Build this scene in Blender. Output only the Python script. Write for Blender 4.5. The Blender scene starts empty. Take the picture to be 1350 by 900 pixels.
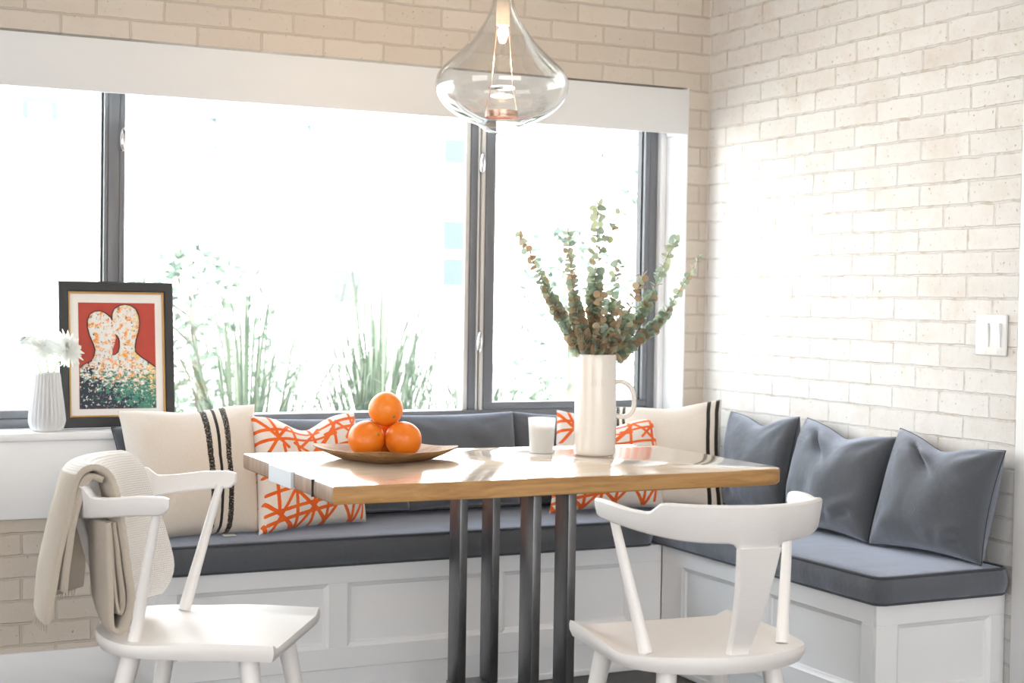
import bpy, bmesh, math, random
from mathutils import Vector, Matrix, noise
from mathutils.geometry import tessellate_polygon
random.seed(7)
PI = math.pi
S = bpy.context.scene
COL = S.collection

# ------------------------------------------------------------------ camera
cd = bpy.data.cameras.new('camera'); cam = bpy.data.objects.new('camera', cd); COL.objects.link(cam)
_r = Vector((0.897787, -0.440154, 0.0155879)); _u = Vector((-0.00192833, 0.0314639, 0.999503)); _f = Vector((0.440426, 0.897371, -0.0273991))
cam.matrix_world = Matrix(((_r.x, _u.x, -_f.x, -3.08764), (_r.y, _u.y, -_f.y, -4.70265), (_r.z, _u.z, -_f.z, 1.195), (0, 0, 0, 1)))
cd.sensor_width = 36; cd.lens = 2018.7 / 1350 * 36; cd.clip_end = 200
cd.dof.use_dof = True; cd.dof.focus_distance = 4.0; cd.dof.aperture_fstop = 4.5
S.camera = cam
S.cycles.transparent_max_bounces = 32
# ------------------------------------------------------------------ light
S.view_settings.view_transform = 'Standard'; S.view_settings.look = 'None'
S.view_settings.exposure = 0.10; S.view_settings.gamma = 1; S.view_settings.use_curve_mapping = False
W = bpy.data.worlds.new('sky'); S.world = W; W.use_nodes = True
W.node_tree.nodes['Background'].inputs[0].default_value = (0.80, 0.90, 1.0, 1)
W.node_tree.nodes['Background'].inputs[1].default_value = 7.5
def lamp(name, kind, loc, energy, color, **k):
    l = bpy.data.lights.new(name, kind); o = bpy.data.objects.new(name, l); COL.objects.link(o)
    o.location = loc; l.energy = energy; l.color = color
    for a, v in k.items(): setattr(l, a, v)
    return o
sun = lamp('sun', 'SUN', (0, -6, 12), 30.0, (1, 0.97, 0.92), angle=0.01)
sun.rotation_euler = Vector((0.35, 1.0, -1.1)).to_track_quat('-Z', 'Y').to_euler()
fill = lamp('rear_fill_light', 'AREA', (-3.2, -8.7, 1.6), 185, (1, 0.985, 0.97), shape='RECTANGLE', size=5.5, size_y=2.2)  # added area light for fill; the wall behind it has no windows
fill.rotation_euler = (PI / 2, 0, 0)
side = lamp('side_fill_light', 'AREA', (-6.3, -3.6, 1.6), 60, (1, 0.99, 0.98), shape='RECTANGLE', size=3.0, size_y=2.0)  # added side fill, hung inside the closed left wall
side.rotation_euler = (PI / 2, 0, -PI / 2)

# ------------------------------------------------------------------ helpers
INV = {}
def _prep(bm, parent):
    if parent is not None and parent.name in INV: bm.transform(INV[parent.name])
def obj(name, bm, mats, parent=None, smooth=True, angle=40, local=False, kind=None):
    if not local: _prep(bm, parent)
    bmesh.ops.recalc_face_normals(bm, faces=bm.faces)
    me = bpy.data.meshes.new(name); bm.to_mesh(me); bm.free()
    if not isinstance(mats, (list, tuple)): mats = [mats]
    for m in mats: me.materials.append(m)
    o = bpy.data.objects.new(name, me); COL.objects.link(o)
    if parent is not None:
        o.parent = parent
        if parent.name in INV: INV[o.name] = INV[parent.name]
    if smooth:
        for p in me.polygons: p.use_smooth = True
        me.set_sharp_from_angle(angle=math.radians(angle))
    if kind: o['kind'] = kind
    return o
def thing(name, label, cat, loc=(0, 0, 0), rotz=0, group=None, rx=0, kind=None):
    o = bpy.data.objects.new(name, None); COL.objects.link(o); o.empty_display_size = 0.05
    o.location = loc; o.rotation_euler = (rx, 0, rotz)
    M = Matrix.Translation(loc) @ Matrix.Rotation(rotz, 4, 'Z') @ Matrix.Rotation(rx, 4, 'X')
    INV[o.name] = M.inverted()
    if kind: o['kind'] = kind
    else: o['label'] = label; o['category'] = cat
    if group: o['group'] = group
    return o
def tag(o, label, cat, group=None):
    o['label'] = label; o['category'] = cat
    if group: o['group'] = group
    return o
def B(): return bmesh.new()
def box(bm, a, b, bev=0.0, seg=2, mi=0):
    a = Vector(a); b = Vector(b)
    lo = Vector((min(a.x, b.x), min(a.y, b.y), min(a.z, b.z))); hi = Vector((max(a.x, b.x), max(a.y, b.y), max(a.z, b.z)))
    r = bmesh.ops.create_cube(bm, size=1)
    for v in r['verts']: v.co = Vector(((v.co.x + .5) * (hi.x - lo.x) + lo.x, (v.co.y + .5) * (hi.y - lo.y) + lo.y, (v.co.z + .5) * (hi.z - lo.z) + lo.z))
    fs = {f for v in r['verts'] for f in v.link_faces}
    for f in fs: f.material_index = mi
    if bev > 0:
        es = list({e for v in r['verts'] for e in v.link_edges})
        g = bmesh.ops.bevel(bm, geom=es, offset=bev, segments=seg, affect='EDGES', profile=0.5)
        for f in g['faces']: f.material_index = mi
def ring_loft(bm, rings, close_ends=True, closed=False, mi=0):
    """rings: list of lists of points (closed loops)"""
    vr = [[bm.verts.new(p) for p in ring] for ring in rings]
    n = len(vr[0]); m = len(vr)
    for i in range(m if closed else m - 1):
        A, C = vr[i], vr[(i + 1) % m]
        for j in range(n):
            f = bm.faces.new((A[j], A[(j + 1) % n], C[(j + 1) % n], C[j])); f.material_index = mi
    if close_ends and not closed:
        for A in (vr[0], vr[-1]):
            try: f = bm.faces.new(A); f.material_index = mi
            except ValueError: pass
    return vr
def tube(bm, pts, rad, n=10, mi=0, flat=1.0, closed=False):
    pts = [Vector(p) for p in pts]
    if not hasattr(rad, '__len__'): rad = [rad] * len(pts)
    rings = []; prev = None
    for i, p in enumerate(pts):
        if closed: t = pts[(i + 1) % len(pts)] - pts[i - 1]
        else: t = pts[min(i + 1, len(pts) - 1)] - pts[max(i - 1, 0)]
        t.normalize()
        if prev is None:
            a = Vector((0, 0, 1)) if abs(t.z) < .9 else Vector((1, 0, 0))
            x = t.cross(a).normalized()
        else: x = (prev - t * prev.dot(t)).normalized()
        prev = x; y = t.cross(x)
        rings.append([p + (x * math.cos(2 * PI * k / n) + y * flat * math.sin(2 * PI * k / n)) * rad[i] for k in range(n)])
    ring_loft(bm, rings, closed=closed, mi=mi)
def lathe(bm, prof, c=(0, 0, 0), n=32, mi=0, flute=None):
    c = Vector(c); rings = []
    for r, z in prof:
        ring = []
        for k in range(n):
            a = 2 * PI * k / n
            rr = r if flute is None else flute(r, z, a)
            ring.append(c + Vector((rr * math.cos(a), rr * math.sin(a), z)))
        rings.append(ring)
    ring_loft(bm, rings, close_ends=False, mi=mi)
    return rings
def prism(bm, poly, z0, z1, mi=0):
    lo = [bm.verts.new((x, y, z0)) for x, y in poly]; hi = [bm.verts.new((x, y, z1)) for x, y in poly]
    n = len(poly)
    bm.faces.new(lo[::-1]).material_index = mi; bm.faces.new(hi).material_index = mi
    for i in range(n): bm.faces.new((lo[i], lo[(i + 1) % n], hi[(i + 1) % n], hi[i])).material_index = mi
def lerp(a, b, t): return a + (b - a) * t
def sstep(a, b, x):
    t = max(0, min(1, (x - a) / (b - a))); return t * t * (3 - 2 * t)
def spline(ctrl, n):
    """catmull-rom through control points"""
    P = [Vector(c) for c in ctrl]; P = [P[0] * 2 - P[1]] + P + [P[-1] * 2 - P[-2]]
    out = []
    m = len(P) - 3
    for i in range(n):
        t = i / (n - 1) * m; k = min(int(t), m - 1); t -= k
        a, b, c, d = P[k:k + 4]
        out.append(0.5 * ((2 * b) + (c - a) * t + (2 * a - 5 * b + 4 * c - d) * t * t + (3 * b - a - 3 * c + d) * t ** 3))
    return out

# ------------------------------------------------------------------ materials
class NT:
    def __init__(s, name):
        s.m = bpy.data.materials.new(name); s.m.use_nodes = True; s.t = s.m.node_tree; s.p = s.t.nodes['Principled BSDF']; s.out = s.t.nodes['Material Output']
    def n(s, typ, **k):
        nd = s.t.nodes.new('ShaderNode' + typ)
        for a, v in k.items():
            if a.startswith('i_'): s.set(nd, a[2:], v)
            else: setattr(nd, a, v)
        return nd
    def set(s, nd, key, v):
        key = int(key) if isinstance(key, str) and key.isdigit() else key.replace('_', ' ') if isinstance(key, str) else key
        sock = nd.inputs[key]
        if hasattr(v, 'is_output') or isinstance(v, bpy.types.NodeSocket): s.t.links.new(v, sock)
        else: sock.default_value = v
    def math(s, op, a, b=0.0, clamp=False):
        nd = s.n('Math', operation=op, use_clamp=clamp); s.set(nd, '0', a); s.set(nd, '1', b); return nd.outputs[0]
    def vm(s, op, a, b=(0, 0, 0)):
        nd = s.n('VectorMath', operation=op); s.set(nd, '0', a); s.set(nd, '1', b); return nd.outputs[1] if op in ('DOT_PRODUCT', 'LENGTH') else nd.outputs[0]
    def mix(s, fac, a, b, bt='MIX'):
        nd = s.n('Mix', data_type='RGBA', blend_type=bt); s.set(nd, 0, fac) ; s.set(nd, 6, a); s.set(nd, 7, b); return nd.outputs[2]
    def ramp(s, fac, stops, interp='LINEAR'):
        nd = s.n('ValToRGB'); s.set(nd, '0', fac); cr = nd.color_ramp; cr.interpolation = interp
        while len(cr.elements) < len(stops): cr.elements.new(0.5)
        for e, (p, c) in zip(cr.elements, stops): e.position = p; e.color = c if len(c) == 4 else (*c, 1)
        return nd.outputs[0]
    def noise(s, vec, scale, detail=4, rough=.55, dist=0):
        nd = s.n('TexNoise'); s.set(nd, 'Vector', vec); s.set(nd, 'Scale', scale); s.set(nd, 'Detail', detail); s.set(nd, 'Roughness', rough); s.set(nd, 'Distortion', dist); return nd.outputs[0]
    def mapping(s, vec, scale=(1, 1, 1), loc=(0, 0, 0), rot=(0, 0, 0)):
        nd = s.n('Mapping'); s.set(nd, 'Vector', vec); s.set(nd, 'Scale', scale); s.set(nd, 'Location', loc); s.set(nd, 'Rotation', rot); return nd.outputs[0]
    def coord(s, o='Object'): return s.n('TexCoord').outputs[o]
    def bump(s, h, strength=.3, dist=.01, normal=None):
        nd = s.n('Bump'); s.set(nd, 'Height', h); s.set(nd, 'Strength', strength); s.set(nd, 'Distance', dist)
        if normal is not None: s.set(nd, 'Normal', normal)
        s.t.links.new(nd.outputs[0], s.p.inputs['Normal']); return nd.outputs[0]
    def base(s, c): s.set(s.p, 'Base Color', c if not isinstance(c, tuple) or len(c) == 4 else (*c, 1))
    def pr(s, **k):
        for a, v in k.items(): s.set(s.p, a, v)
def c4(c): return (*c, 1)
def plain(name, c, rough=.5, metal=0, var=0.04, vs=8, bump=0, bs=60, **k):
    q = NT(name); co = q.coord()
    f = q.noise(co, vs)
    q.base(q.mix(f, c4([x * (1 - var) for x in c]), c4([min(1, x * (1 + var)) for x in c])))
    q.pr(Roughness=rough, Metallic=metal, **k)
    if bump: q.bump(q.noise(co, bs), bump, .002)
    return q.m
def brick_mat(name, axis, shift, tones):
    q = NT(name); co = q.coord(); sp = q.n('SeparateXYZ'); q.set(sp, '0', co)
    cb = q.n('CombineXYZ'); wob = q.math('MULTIPLY', q.math('SUBTRACT', q.noise(co, 14, 5, .65), .5), .013)
    q.set(cb, '0', q.math('ADD', q.math('ADD', sp.outputs[axis], shift), wob)); q.set(cb, '1', q.math('ADD', q.math('SUBTRACT', sp.outputs[2], .949), wob))
    br = q.n('TexBrick'); br.offset = .5; br.offset_frequency = 2; br.squash = 1
    q.set(br, 'Vector', cb.outputs[0]); q.set(br, 'Scale', 1.0); q.set(br, 'Mortar Size', .0042); q.set(br, 'Mortar Smooth', .35); q.set(br, 'Bias', 0.0)
    q.set(br, 'Brick Width', .2053); q.set(br, 'Row Height', .0672)
    q.set(br, 'Color1', (.0, .0, .0, 1)); q.set(br, 'Color2', (1, 1, 1, 1)); q.set(br, 'Mortar', (.5, .5, .5, 1))
    tone = q.mix(br.outputs[0], (*tones[0], 1), (*tones[1], 1))
    n1 = q.noise(co, 7, 6, .65); n2 = q.noise(co, 38, 6, .7)
    tone = q.mix(q.math('MULTIPLY', q.ramp(n1, [(.48, (0, 0, 0)), (.72, (1, 1, 1))]), .48), tone, (.58, .49, .40, 1))
    tone = q.mix(q.math('MULTIPLY', q.ramp(n2, [(.5, (0, 0, 0)), (.75, (1, 1, 1))]), .28), tone, (.62, .56, .50, 1))
    pits = q.ramp(q.noise(co, 90, 3, .6), [(.65, (0, 0, 0)), (.71, (1, 1, 1))])
    tone = q.mix(q.math('MULTIPLY', pits, .6), tone, (.30, .24, .18, 1))
    mort = q.mix(q.ramp(q.noise(co, 22, 4), [(.5, (0, 0, 0)), (.72, (1, 1, 1))]), (*[x * .93 for x in tones[1]], 1), (.50, .42, .34, 1))
    q.base(q.mix(br.outputs[1], tone, mort)); q.pr(Roughness=.75)
    h = q.math('SUBTRACT', q.math('ADD', q.math('MULTIPLY', n2, .45), q.math('MULTIPLY', n1, .5)), br.outputs[1])
    h = q.math('SUBTRACT', h, q.math('MULTIPLY', pits, .4))
    q.bump(h, .75, .006)
    return q.m
def fabric(name, c, c2, weave=420, sheen=.3, rough=.85, tint=(.75, .82, 1), nscale=5, wr=.25):
    q = NT(name); co = q.coord()
    wv = q.n('TexWave'); q.set(wv, 'Vector', co); q.set(wv, 'Scale', weave); q.set(wv, 'Distortion', 2.0)
    wv2 = q.n('TexWave', bands_direction='Z'); q.set(wv2, 'Vector', co); q.set(wv2, 'Scale', weave); q.set(wv2, 'Distortion', 2.0)
    w = q.math('ADD', q.math('MULTIPLY', wv.outputs[1], .5), q.math('MULTIPLY', wv2.outputs[1], .5))
    n1 = q.noise(co, 160, 4, .7); n2 = q.noise(co, nscale, 3)
    f = q.math('ADD', q.math('MULTIPLY', n1, .6), q.math('MULTIPLY', w, .4))
    q.base(q.mix(f, c4(c), c4(c2)))
    q.pr(Roughness=rough, Sheen_Weight=sheen, Sheen_Roughness=.45, Sheen_Tint=c4(tint), Specular_IOR_Level=.2)
    h = q.math('ADD', q.math('MULTIPLY', f, .1), n2)
    q.bump(h, wr, .02)
    return q
M = {}
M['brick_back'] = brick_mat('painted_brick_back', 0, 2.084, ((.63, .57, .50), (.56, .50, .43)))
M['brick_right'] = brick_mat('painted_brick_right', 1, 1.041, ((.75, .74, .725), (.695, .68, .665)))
M['white'] = plain('white_paint', (.80, .80, .81), .45, var=.015)
M['trimwhite'] = plain('white_trim_paint', (.88, .89, .91), .4, var=.015)
M['ceil'] = plain('ceiling_paint', (.82, .81, .79), .8)
M['blind'] = plain('blind_white', (.74, .75, .76), .6, var=.03, vs=3)
M['frame'] = plain('window_frame_grey', (.150, .155, .172), .35, var=.08)
M['frame_light'] = plain('window_channel_light', (.62, .60, .57), .4)
M['frame_dark'] = plain('window_gasket', (.03, .034, .04), .5)
M['chrome'] = plain('chrome', (.7, .7, .72), .15, 1)
def chairpaint():
    q = NT('white_chair_paint'); co = q.coord()
    g = q.noise(q.mapping(co, (6, 60, 60)), 4, 4, .6)
    q.base(q.mix(g, (.86, .83, .815, 1), (.91, .89, .88, 1))); q.pr(Roughness=.38)
    q.bump(g, .12, .002); return q.m
M['chair'] = chairpaint()
def floor_mat():
    q = NT('dark_wood_floor'); co = q.coord()
    br = q.n('TexBrick'); q.set(br, 'Vector', co); q.set(br, 'Scale', 1.0); q.set(br, 'Brick Width', 1.4); q.set(br, 'Row Height', .12); q.set(br, 'Mortar Size', .002)
    q.set(br, 'Color1', (.018, .014, .012, 1)); q.set(br, 'Color2', (.030, .023, .019, 1)); q.set(br, 'Mortar', (.006, .005, .004, 1))
    g = q.noise(q.mapping(co, (2, 40, 1)), 3, 5)
    q.base(q.mix(.5, br.outputs[0], q.mix(g, (.012, .009, .008, 1), (.04, .03, .024, 1)))); q.pr(Roughness=.4); return q.m
M['floor'] = floor_mat()
def wood(name, dark, mid, light, along='x', rough=.3, scale=1.0, coat=0.0, knots=.0):
    q = NT(name); co = q.coord()
    sc = {'x': (1.2, 14, 14), 'y': (14, 1.2, 14), 'z': (14, 14, 1.2)}[along]
    sc = tuple(s * scale for s in sc)
    warp = q.noise(co, 3 * scale, 2)
    v = q.vm('ADD', q.mapping(co, sc), warp)
    n1 = q.noise(v, 1.6, 5, .6, .8); n2 = q.noise(q.mapping(co, tuple(s * 6 for s in sc)), 1.5, 4, .7)
    f = q.math('ADD', q.math('MULTIPLY', n1, .75), q.math('MULTIPLY', n2, .25))
    q.base(q.ramp(f, [(.3, dark), (.5, mid), (.68, light)]))
    q.pr(Roughness=rough, Coat_Weight=coat, Coat_Roughness=.06); q.bump(f, .08, .002); return q.m
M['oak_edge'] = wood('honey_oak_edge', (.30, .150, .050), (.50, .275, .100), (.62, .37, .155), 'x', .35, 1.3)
M['oak_top'] = wood('window_lit_oak_top', (.56, .45, .34), (.66, .55, .44), (.72, .63, .53), 'x', .14, 1.0, coat=.6)  # window glare painted in: top paler than the same oak at the edge
M['oak_end'] = wood('end_grain', (.16, .095, .062), (.27, .175, .12), (.36, .25, .18), 'z', .45, 1.5)
M['end_block'] = plain('pale_end_block', (.70, .75, .80), .35)
def steel():
    q = NT('raw_dark_steel'); co = q.coord()
    n = q.noise(q.mapping(co, (8, 8, 2)), 3, 5, .65); n2 = q.noise(q.mapping(co, (60, 60, 3)), 4, 3)
    q.base(q.mix(n, (.07, .075, .082, 1), (.26, .26, .27, 1))); q.pr(Metallic=.9, Roughness=q.math('ADD', q.math('MULTIPLY', n2, .2), .22)); return q.m
M['steel'] = steel()
M['grey'] = fabric('charcoal_linen', (.070, .076, .087), (.140, .150, .168), sheen=1.0, nscale=7, wr=.5).m
M['greyp'] = fabric('charcoal_piping', (.045, .048, .054), (.08, .085, .095)).m
M['throw_tan'] = fabric('oatmeal_wool', (.40, .34, .28), (.58, .52, .44), weave=260, sheen=.25, tint=(1, .97, .92), nscale=9).m
def knit():
    q = NT('white_knit'); co = q.coord()
    w1 = q.n('TexWave', bands_direction='Z'); q.set(w1, 'Vector', co); q.set(w1, 'Scale', 62); q.set(w1, 'Distortion', 1.5)
    w2 = q.n('TexWave', bands_direction='X'); q.set(w2, 'Vector', co); q.set(w2, 'Scale', 62); q.set(w2, 'Distortion', 1.5)
    hole = q.math('MULTIPLY', w1.outputs[1], w2.outputs[1])
    q.base(q.mix(q.ramp(hole, [(.5, (0, 0, 0)), (.8, (1, 1, 1))]), (.88, .86, .83, 1), (.60, .54, .49, 1)))
    q.pr(Roughness=.9, Sheen_Weight=.3); q.bump(q.math('SUBTRACT', 1, hole), .6, .004); return q.m
M['knit'] = knit()
def stripe_pillow(name, stripes, seedo):
    """stripes: list of (u centre, half width, solid)"""
    q = fabric(name, (.60, .53, .46), (.80, .74, .67), weave=300, sheen=.3, tint=(1, .98, .95), nscale=6, wr=.3)
    uv = q.coord('UV'); sp = q.n('SeparateXYZ'); q.set(sp, '0', uv)
    wob = q.math('MULTIPLY', q.math('SUBTRACT', q.noise(q.mapping(uv, (0, 1, 0), (seedo, 0, 0)), 5, 3), .5), .02)
    u = q.math('ADD', sp.outputs[0], wob); tot = None
    spk = q.noise(uv, 95, 3, .7)
    for c, h, solid in stripes:
        d = q.math('ABSOLUTE', q.math('SUBTRACT', u, c))
        d = q.math('ADD', d, q.math('MULTIPLY', q.math('SUBTRACT', spk, .5), .03 * (1 - solid)))
        k = q.math('LESS_THAN', d, h)
        if not solid: k = q.math('MULTIPLY', k, q.math('LESS_THAN', spk, .60))
        tot = k if tot is None else q.math('MAXIMUM', tot, k)
    old = q.p.inputs['Base Color'].links[0].from_socket
    q.base(q.mix(tot, old, (.022, .016, .013, 1))); return q.m
M['stripe_left'] = stripe_pillow('woven_cream_three_stripes', [(.565, .022, 0), (.64, .012, 1), (.715, .022, 0)], 1.0)
M['stripe_right'] = stripe_pillow('woven_cream_edge_stripes', [(.03, .016, 0), (.09, .014, 0), (.885, .018, 1), (.965, .018, 1)], 4.0)
def lattice(name, off):
    q = fabric(name, (.74, .66, .60), (.86, .80, .75), weave=300, sheen=.25, tint=(1, .97, .95), nscale=6, wr=.3)
    uv = q.vm('ADD', q.vm('MULTIPLY', q.coord('UV'), (1, .92, 1)), (off[0], off[1] + .075, 0))
    seg = [((0, .85), (.55, .87)), ((0, .76), (.70, .80)), ((.55, .90), (1, .93)), ((.6, .82), (1, .86)), ((0, .55), (.50, .60)), ((.02, .48), (.9, .56)), ((.5, .66), (1, .71)),
           ((.03, .19), (.68, .27)), ((.05, .12), (1, .25)), ((.03, .34), (.5, .40)), ((.62, .36), (1, .40)),
           ((.12, 1), (.17, .78)), ((.9, .98), (.92, .48)), ((.48, .98), (.5, .66)), ((.7, .98), (.68, .66)), ((.3, .92), (.34, .60)), ((.2, .72), (.22, .5)),
           ((.11, .46), (.13, .21)), ((.26, .48), (.30, .04)), ((.44, .56), (.43, .06)), ((.57, .5), (.56, .08)), ((.72, .6), (.70, .28)), ((.83, .42), (.82, .07)), ((.95, .42), (.93, .1)),
           ((.06, .66), (.28, .92)), ((.01, .96), (.24, .70)), ((.3, .74), (.62, .50)), ((.35, .70), (.56, .92)), ((.52, .70), (.74, .92)), ((.74, .90), (.94, .70)), ((.80, .74), (1, .96)),
           ((.08, .05), (.30, .42)), ((.02, .28), (.3, .05)), ((.15, .46), (.45, .18)), ((.3, .05), (.56, .36)), ((.44, .2), (.58, .07)), ((.55, .07), (.74, .32)), ((.66, .29), (.82, .07)), ((.84, .07), (.98, .34)), ((.6, .5), (.9, .28)), ((.02, .12), (.07, .05)), ((.46, .62), (.7, .86)), ((.02, .62), (.2, .46)), ((.7, .45), (.9, .62)), ((.35, .52), (.5, .7)), ((.96, .70), (.97, .46))]
    tot = None
    for a, b in seg:
        a = Vector((*a, 0)); b = Vector((*b, 0)); ba = b - a
        pa = q.vm('SUBTRACT', uv, tuple(a)); h = q.math('DIVIDE', q.vm('DOT_PRODUCT', pa, tuple(ba)), ba.dot(ba), True)
        sc = q.n('VectorMath', operation='SCALE'); sc.inputs[0].default_value = tuple(ba); q.set(sc, 'Scale', h)
        d = q.vm('LENGTH', q.vm('SUBTRACT', pa, sc.outputs[0]))
        tot = d if tot is None else q.math('MINIMUM', tot, d)
    d = q.math('ADD', tot, q.math('MULTIPLY', q.math('SUBTRACT', q.noise(uv, 60, 2), .5), .006))
    k = q.math('LESS_THAN', d, .0138)
    old = q.p.inputs['Base Color'].links[0].from_socket
    col = q.mix(q.noise(uv, 7, 2), (.72, .075, .012, 1), (.90, .20, .03, 1))
    q.base(q.mix(k, old, col)); return q.m
M['lattice_a'] = lattice('orange_lattice_print', (0, 0))
M['lattice_b'] = lattice('orange_lattice_print_offset', (.04, -.03))
M['ceramic'] = plain('cream_ceramic', (.80, .755, .70), .22, var=.03, vs=20, bump=.08, bs=120, Coat_Weight=.4)
M['vase'] = plain('matte_white_ceramic', (.72, .73, .74), .4, var=.02)
def orange_mat():
    q = NT('orange_peel'); co = q.coord(); oi = q.n('ObjectInfo').outputs['Random']
    f = q.noise(q.vm('ADD', co, (0, 0, 0)), 14, 4)
    a = q.mix(f, (.80, .145, .006, 1), (.86, .24, .012, 1)); q.base(q.mix(q.math('MULTIPLY', oi, .35), a, (.88, .30, .025, 1)))
    q.pr(Roughness=.36, Subsurface_Weight=.08, Subsurface_Radius=(.02, .01, .003))
    v = q.n('TexVoronoi'); q.set(v, 'Vector', co); q.set(v, 'Scale', 330); q.bump(v.outputs[0], .22, .0012); return q.m
M['orange'] = orange_mat()
M['orange_tip'] = plain('orange_stem_scar', (.22, .24, .06), .7)
M['dish'] = wood('acacia_dish', (.13, .06, .022), (.28, .145, .055), (.40, .235, .10), 'x', .65, 2.2)
M['leaf'] = None
def leafmat(name, a, b, c, rough=.55, tr=.0, cloud=0):
    q = NT(name); r = q.n('NewGeometry').outputs['Random Per Island']
    q.base(q.ramp(r, [(0.0, a), (.5, b), (1.0, c)])); q.pr(Roughness=rough, Specular_IOR_Level=.3)
    if tr:
        t = q.n('BsdfTranslucent'); q.set(t, 'Color', q.p.inputs['Base Color'].links[0].from_socket)
        m = q.n('MixShader'); q.set(m, '0', tr); q.t.links.new(q.p.outputs[0], m.inputs[1]); q.t.links.new(t.outputs[0], m.inputs[2]); q.t.links.new(m.outputs[0], q.out.inputs[0])
    return q.m
M['euc'] = leafmat('eucalyptus_leaf', (.27, .35, .27), (.38, .46, .37), (.47, .51, .32), tr=.35)
M['euc_dry'] = leafmat('dried_eucalyptus_leaf', (.32, .23, .14), (.45, .34, .22), (.56, .47, .34), tr=.2)
M['euc_stem'] = plain('eucalyptus_twig', (.26, .20, .13), .7)
M['petal'] = leafmat('white_petal', (.90, .92, .90), (.93, .94, .93), (.94, .94, .90), tr=.5)
M['green'] = plain('fresh_stem_green', (.30, .48, .12), .5)
M['gdot'] = plain('bright_green', (.02, .33, .06), .5)
M['plateplastic'] = plain('switch_plastic', (.80, .80, .79), .3, var=.01)
M['screw'] = plain('screw_metal', (.5, .5, .5), .3, .8)
M['black'] = plain('black_frame', (.016, .017, .02), .4, var=.15)
M['gold'] = plain('gold_fillet', (.62, .36, .13), .4, .2)
M['mat'] = plain('mat_board', (.82, .82, .81), .8, var=.01)
M['redart'] = plain('red_paint', (.46, .055, .035), .6, var=.15, vs=30)
M['blackart'] = plain('black_paint', (.02, .02, .02), .6)
def figure_mat():
    q = NT('speckled_figure_paint'); co = q.coord(); sp = q.n('SeparateXYZ'); q.set(sp, '0', co)
    z = sp.outputs[2]; x = sp.outputs[0]
    n1 = q.noise(q.mapping(co, (1, 1, 1)), 55, 5, .7); n2 = q.noise(q.mapping(co, (1, 1, 1), (3, 1, 2)), 42, 5, .7); n3 = q.noise(q.mapping(co, (1, 1, 1.8), (7, 1, 5)), 60, 5, .75); n4 = q.noise(co, 110, 3, .7)
    base = (.80, .79, .76, 1)
    hi = q.math('SUBTRACT', .17, q.math('MULTIPLY', z, .35))
    o = q.math('GREATER_THAN', n1, .535)
    c = q.mix(o, base, (.86, .33, .05, 1))
    c = q.mix(q.math('GREATER_THAN', q.math('ADD', n2, q.math('MULTIPLY', x, 1.0)), .60), c, (.86, .60, .22, 1))
    low = q.math('MULTIPLY', q.math('SUBTRACT', .235, z), 1.9)
    c = q.mix(q.math('GREATER_THAN', q.math('ADD', n3, low), .66), c, (.05, .22, .16, 1))
    c = q.mix(q.math('GREATER_THAN', q.math('SUBTRACT', q.math('ADD', n2, low), q.math('MULTIPLY', x, 1.2)), .76), c, (.02, .03, .05, 1))
    c = q.mix(q.math('GREATER_THAN', n4, .60), c, base)
    c = q.mix(q.math('GREATER_THAN', q.noise(q.mapping(co, (1, 1, 1), (9, 4, 1)), 95, 4, .7), .61), c, (.03, .03, .03, 1))
    q.base(c); q.pr(Roughness=.6); return q.m
M['figure'] = figure_mat()
def glass_thin(name, tint=(1, 1, 1), ior=1.45, boost=1.0):
    q = NT(name); tr = q.n('BsdfTransparent'); q.set(tr, 'Color', c4(tint)); gl = q.n('BsdfGlossy'); q.set(gl, 'Roughness', .02)
    lw = q.n('LayerWeight'); q.set(lw, 'Blend', .5); f0 = ((ior - 1) / (ior + 1)) ** 2
    k = q.math('ADD', f0, q.math('MULTIPLY', q.math('POWER', lw.outputs[1], 4.0), 1 - f0)); m = q.n('MixShader'); q.set(m, '0', q.math('MULTIPLY', k, boost, True))
    q.t.links.new(tr.outputs[0], m.inputs[1]); q.t.links.new(gl.outputs[0], m.inputs[2]); q.t.links.new(m.outputs[0], q.out.inputs[0]); return q.m
M['pane'] = glass_thin('window_glass', (.98, .99, .99))
M['bulbglass'] = glass_thin('pendant_glass', (.975, .975, .97), 1.5, 1.5)
M['jar'] = glass_thin('diffuser_glass', (.93, .94, .94), 1.5, 1.2)
def milky():
    q = NT('milky_tumbler_glass'); q.base((.86, .86, .85)); q.pr(Roughness=.15); tl = q.n('BsdfTranslucent'); q.set(tl, 'Color', (.86, .86, .84, 1)); tr = q.n('BsdfTransparent')
    m = q.n('MixShader'); q.set(m, '0', .5); q.t.links.new(q.p.outputs[0], m.inputs[1]); q.t.links.new(tl.outputs[0], m.inputs[2]); m2 = q.n('MixShader'); q.set(m2, '0', .35)
    q.t.links.new(m.outputs[0], m2.inputs[1]); q.t.links.new(tr.outputs[0], m2.inputs[2]); q.t.links.new(m2.outputs[0], q.out.inputs[0]); return q.m
M['milky'] = milky()
M['wax'] = plain('white_wax', (.84, .83, .80), .5, Subsurface_Weight=.3)
def emis(name, c, s):
    q = NT(name); q.pr(Emission_Color=c4(c), Emission_Strength=s); q.base(c); return q.m
M['bulb'] = emis('warm_bulb', (1, .82, .62), 1.5)
M['socket'] = plain('beige_socket', (.42, .38, .34), .5)
M['copper'] = plain('copper_ring', (.62, .42, .36), .25, .9)
M['ground'] = plain('pale_gravel', (.62, .62, .58), .9, var=.1)
M['render_wall'] = plain('white_render', (.80, .80, .79), .9)
M['bwin'] = plain('pale_blue_window', (.050, .064, .070), .3, var=.25, vs=3)
M['bgrey'] = plain('pale_grey_panel', (.060, .062, .064), .8)
M['grass'] = leafmat('ornamental_grass', (.060, .088, .060), (.078, .102, .070), (.10, .114, .090), tr=.3)
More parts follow.
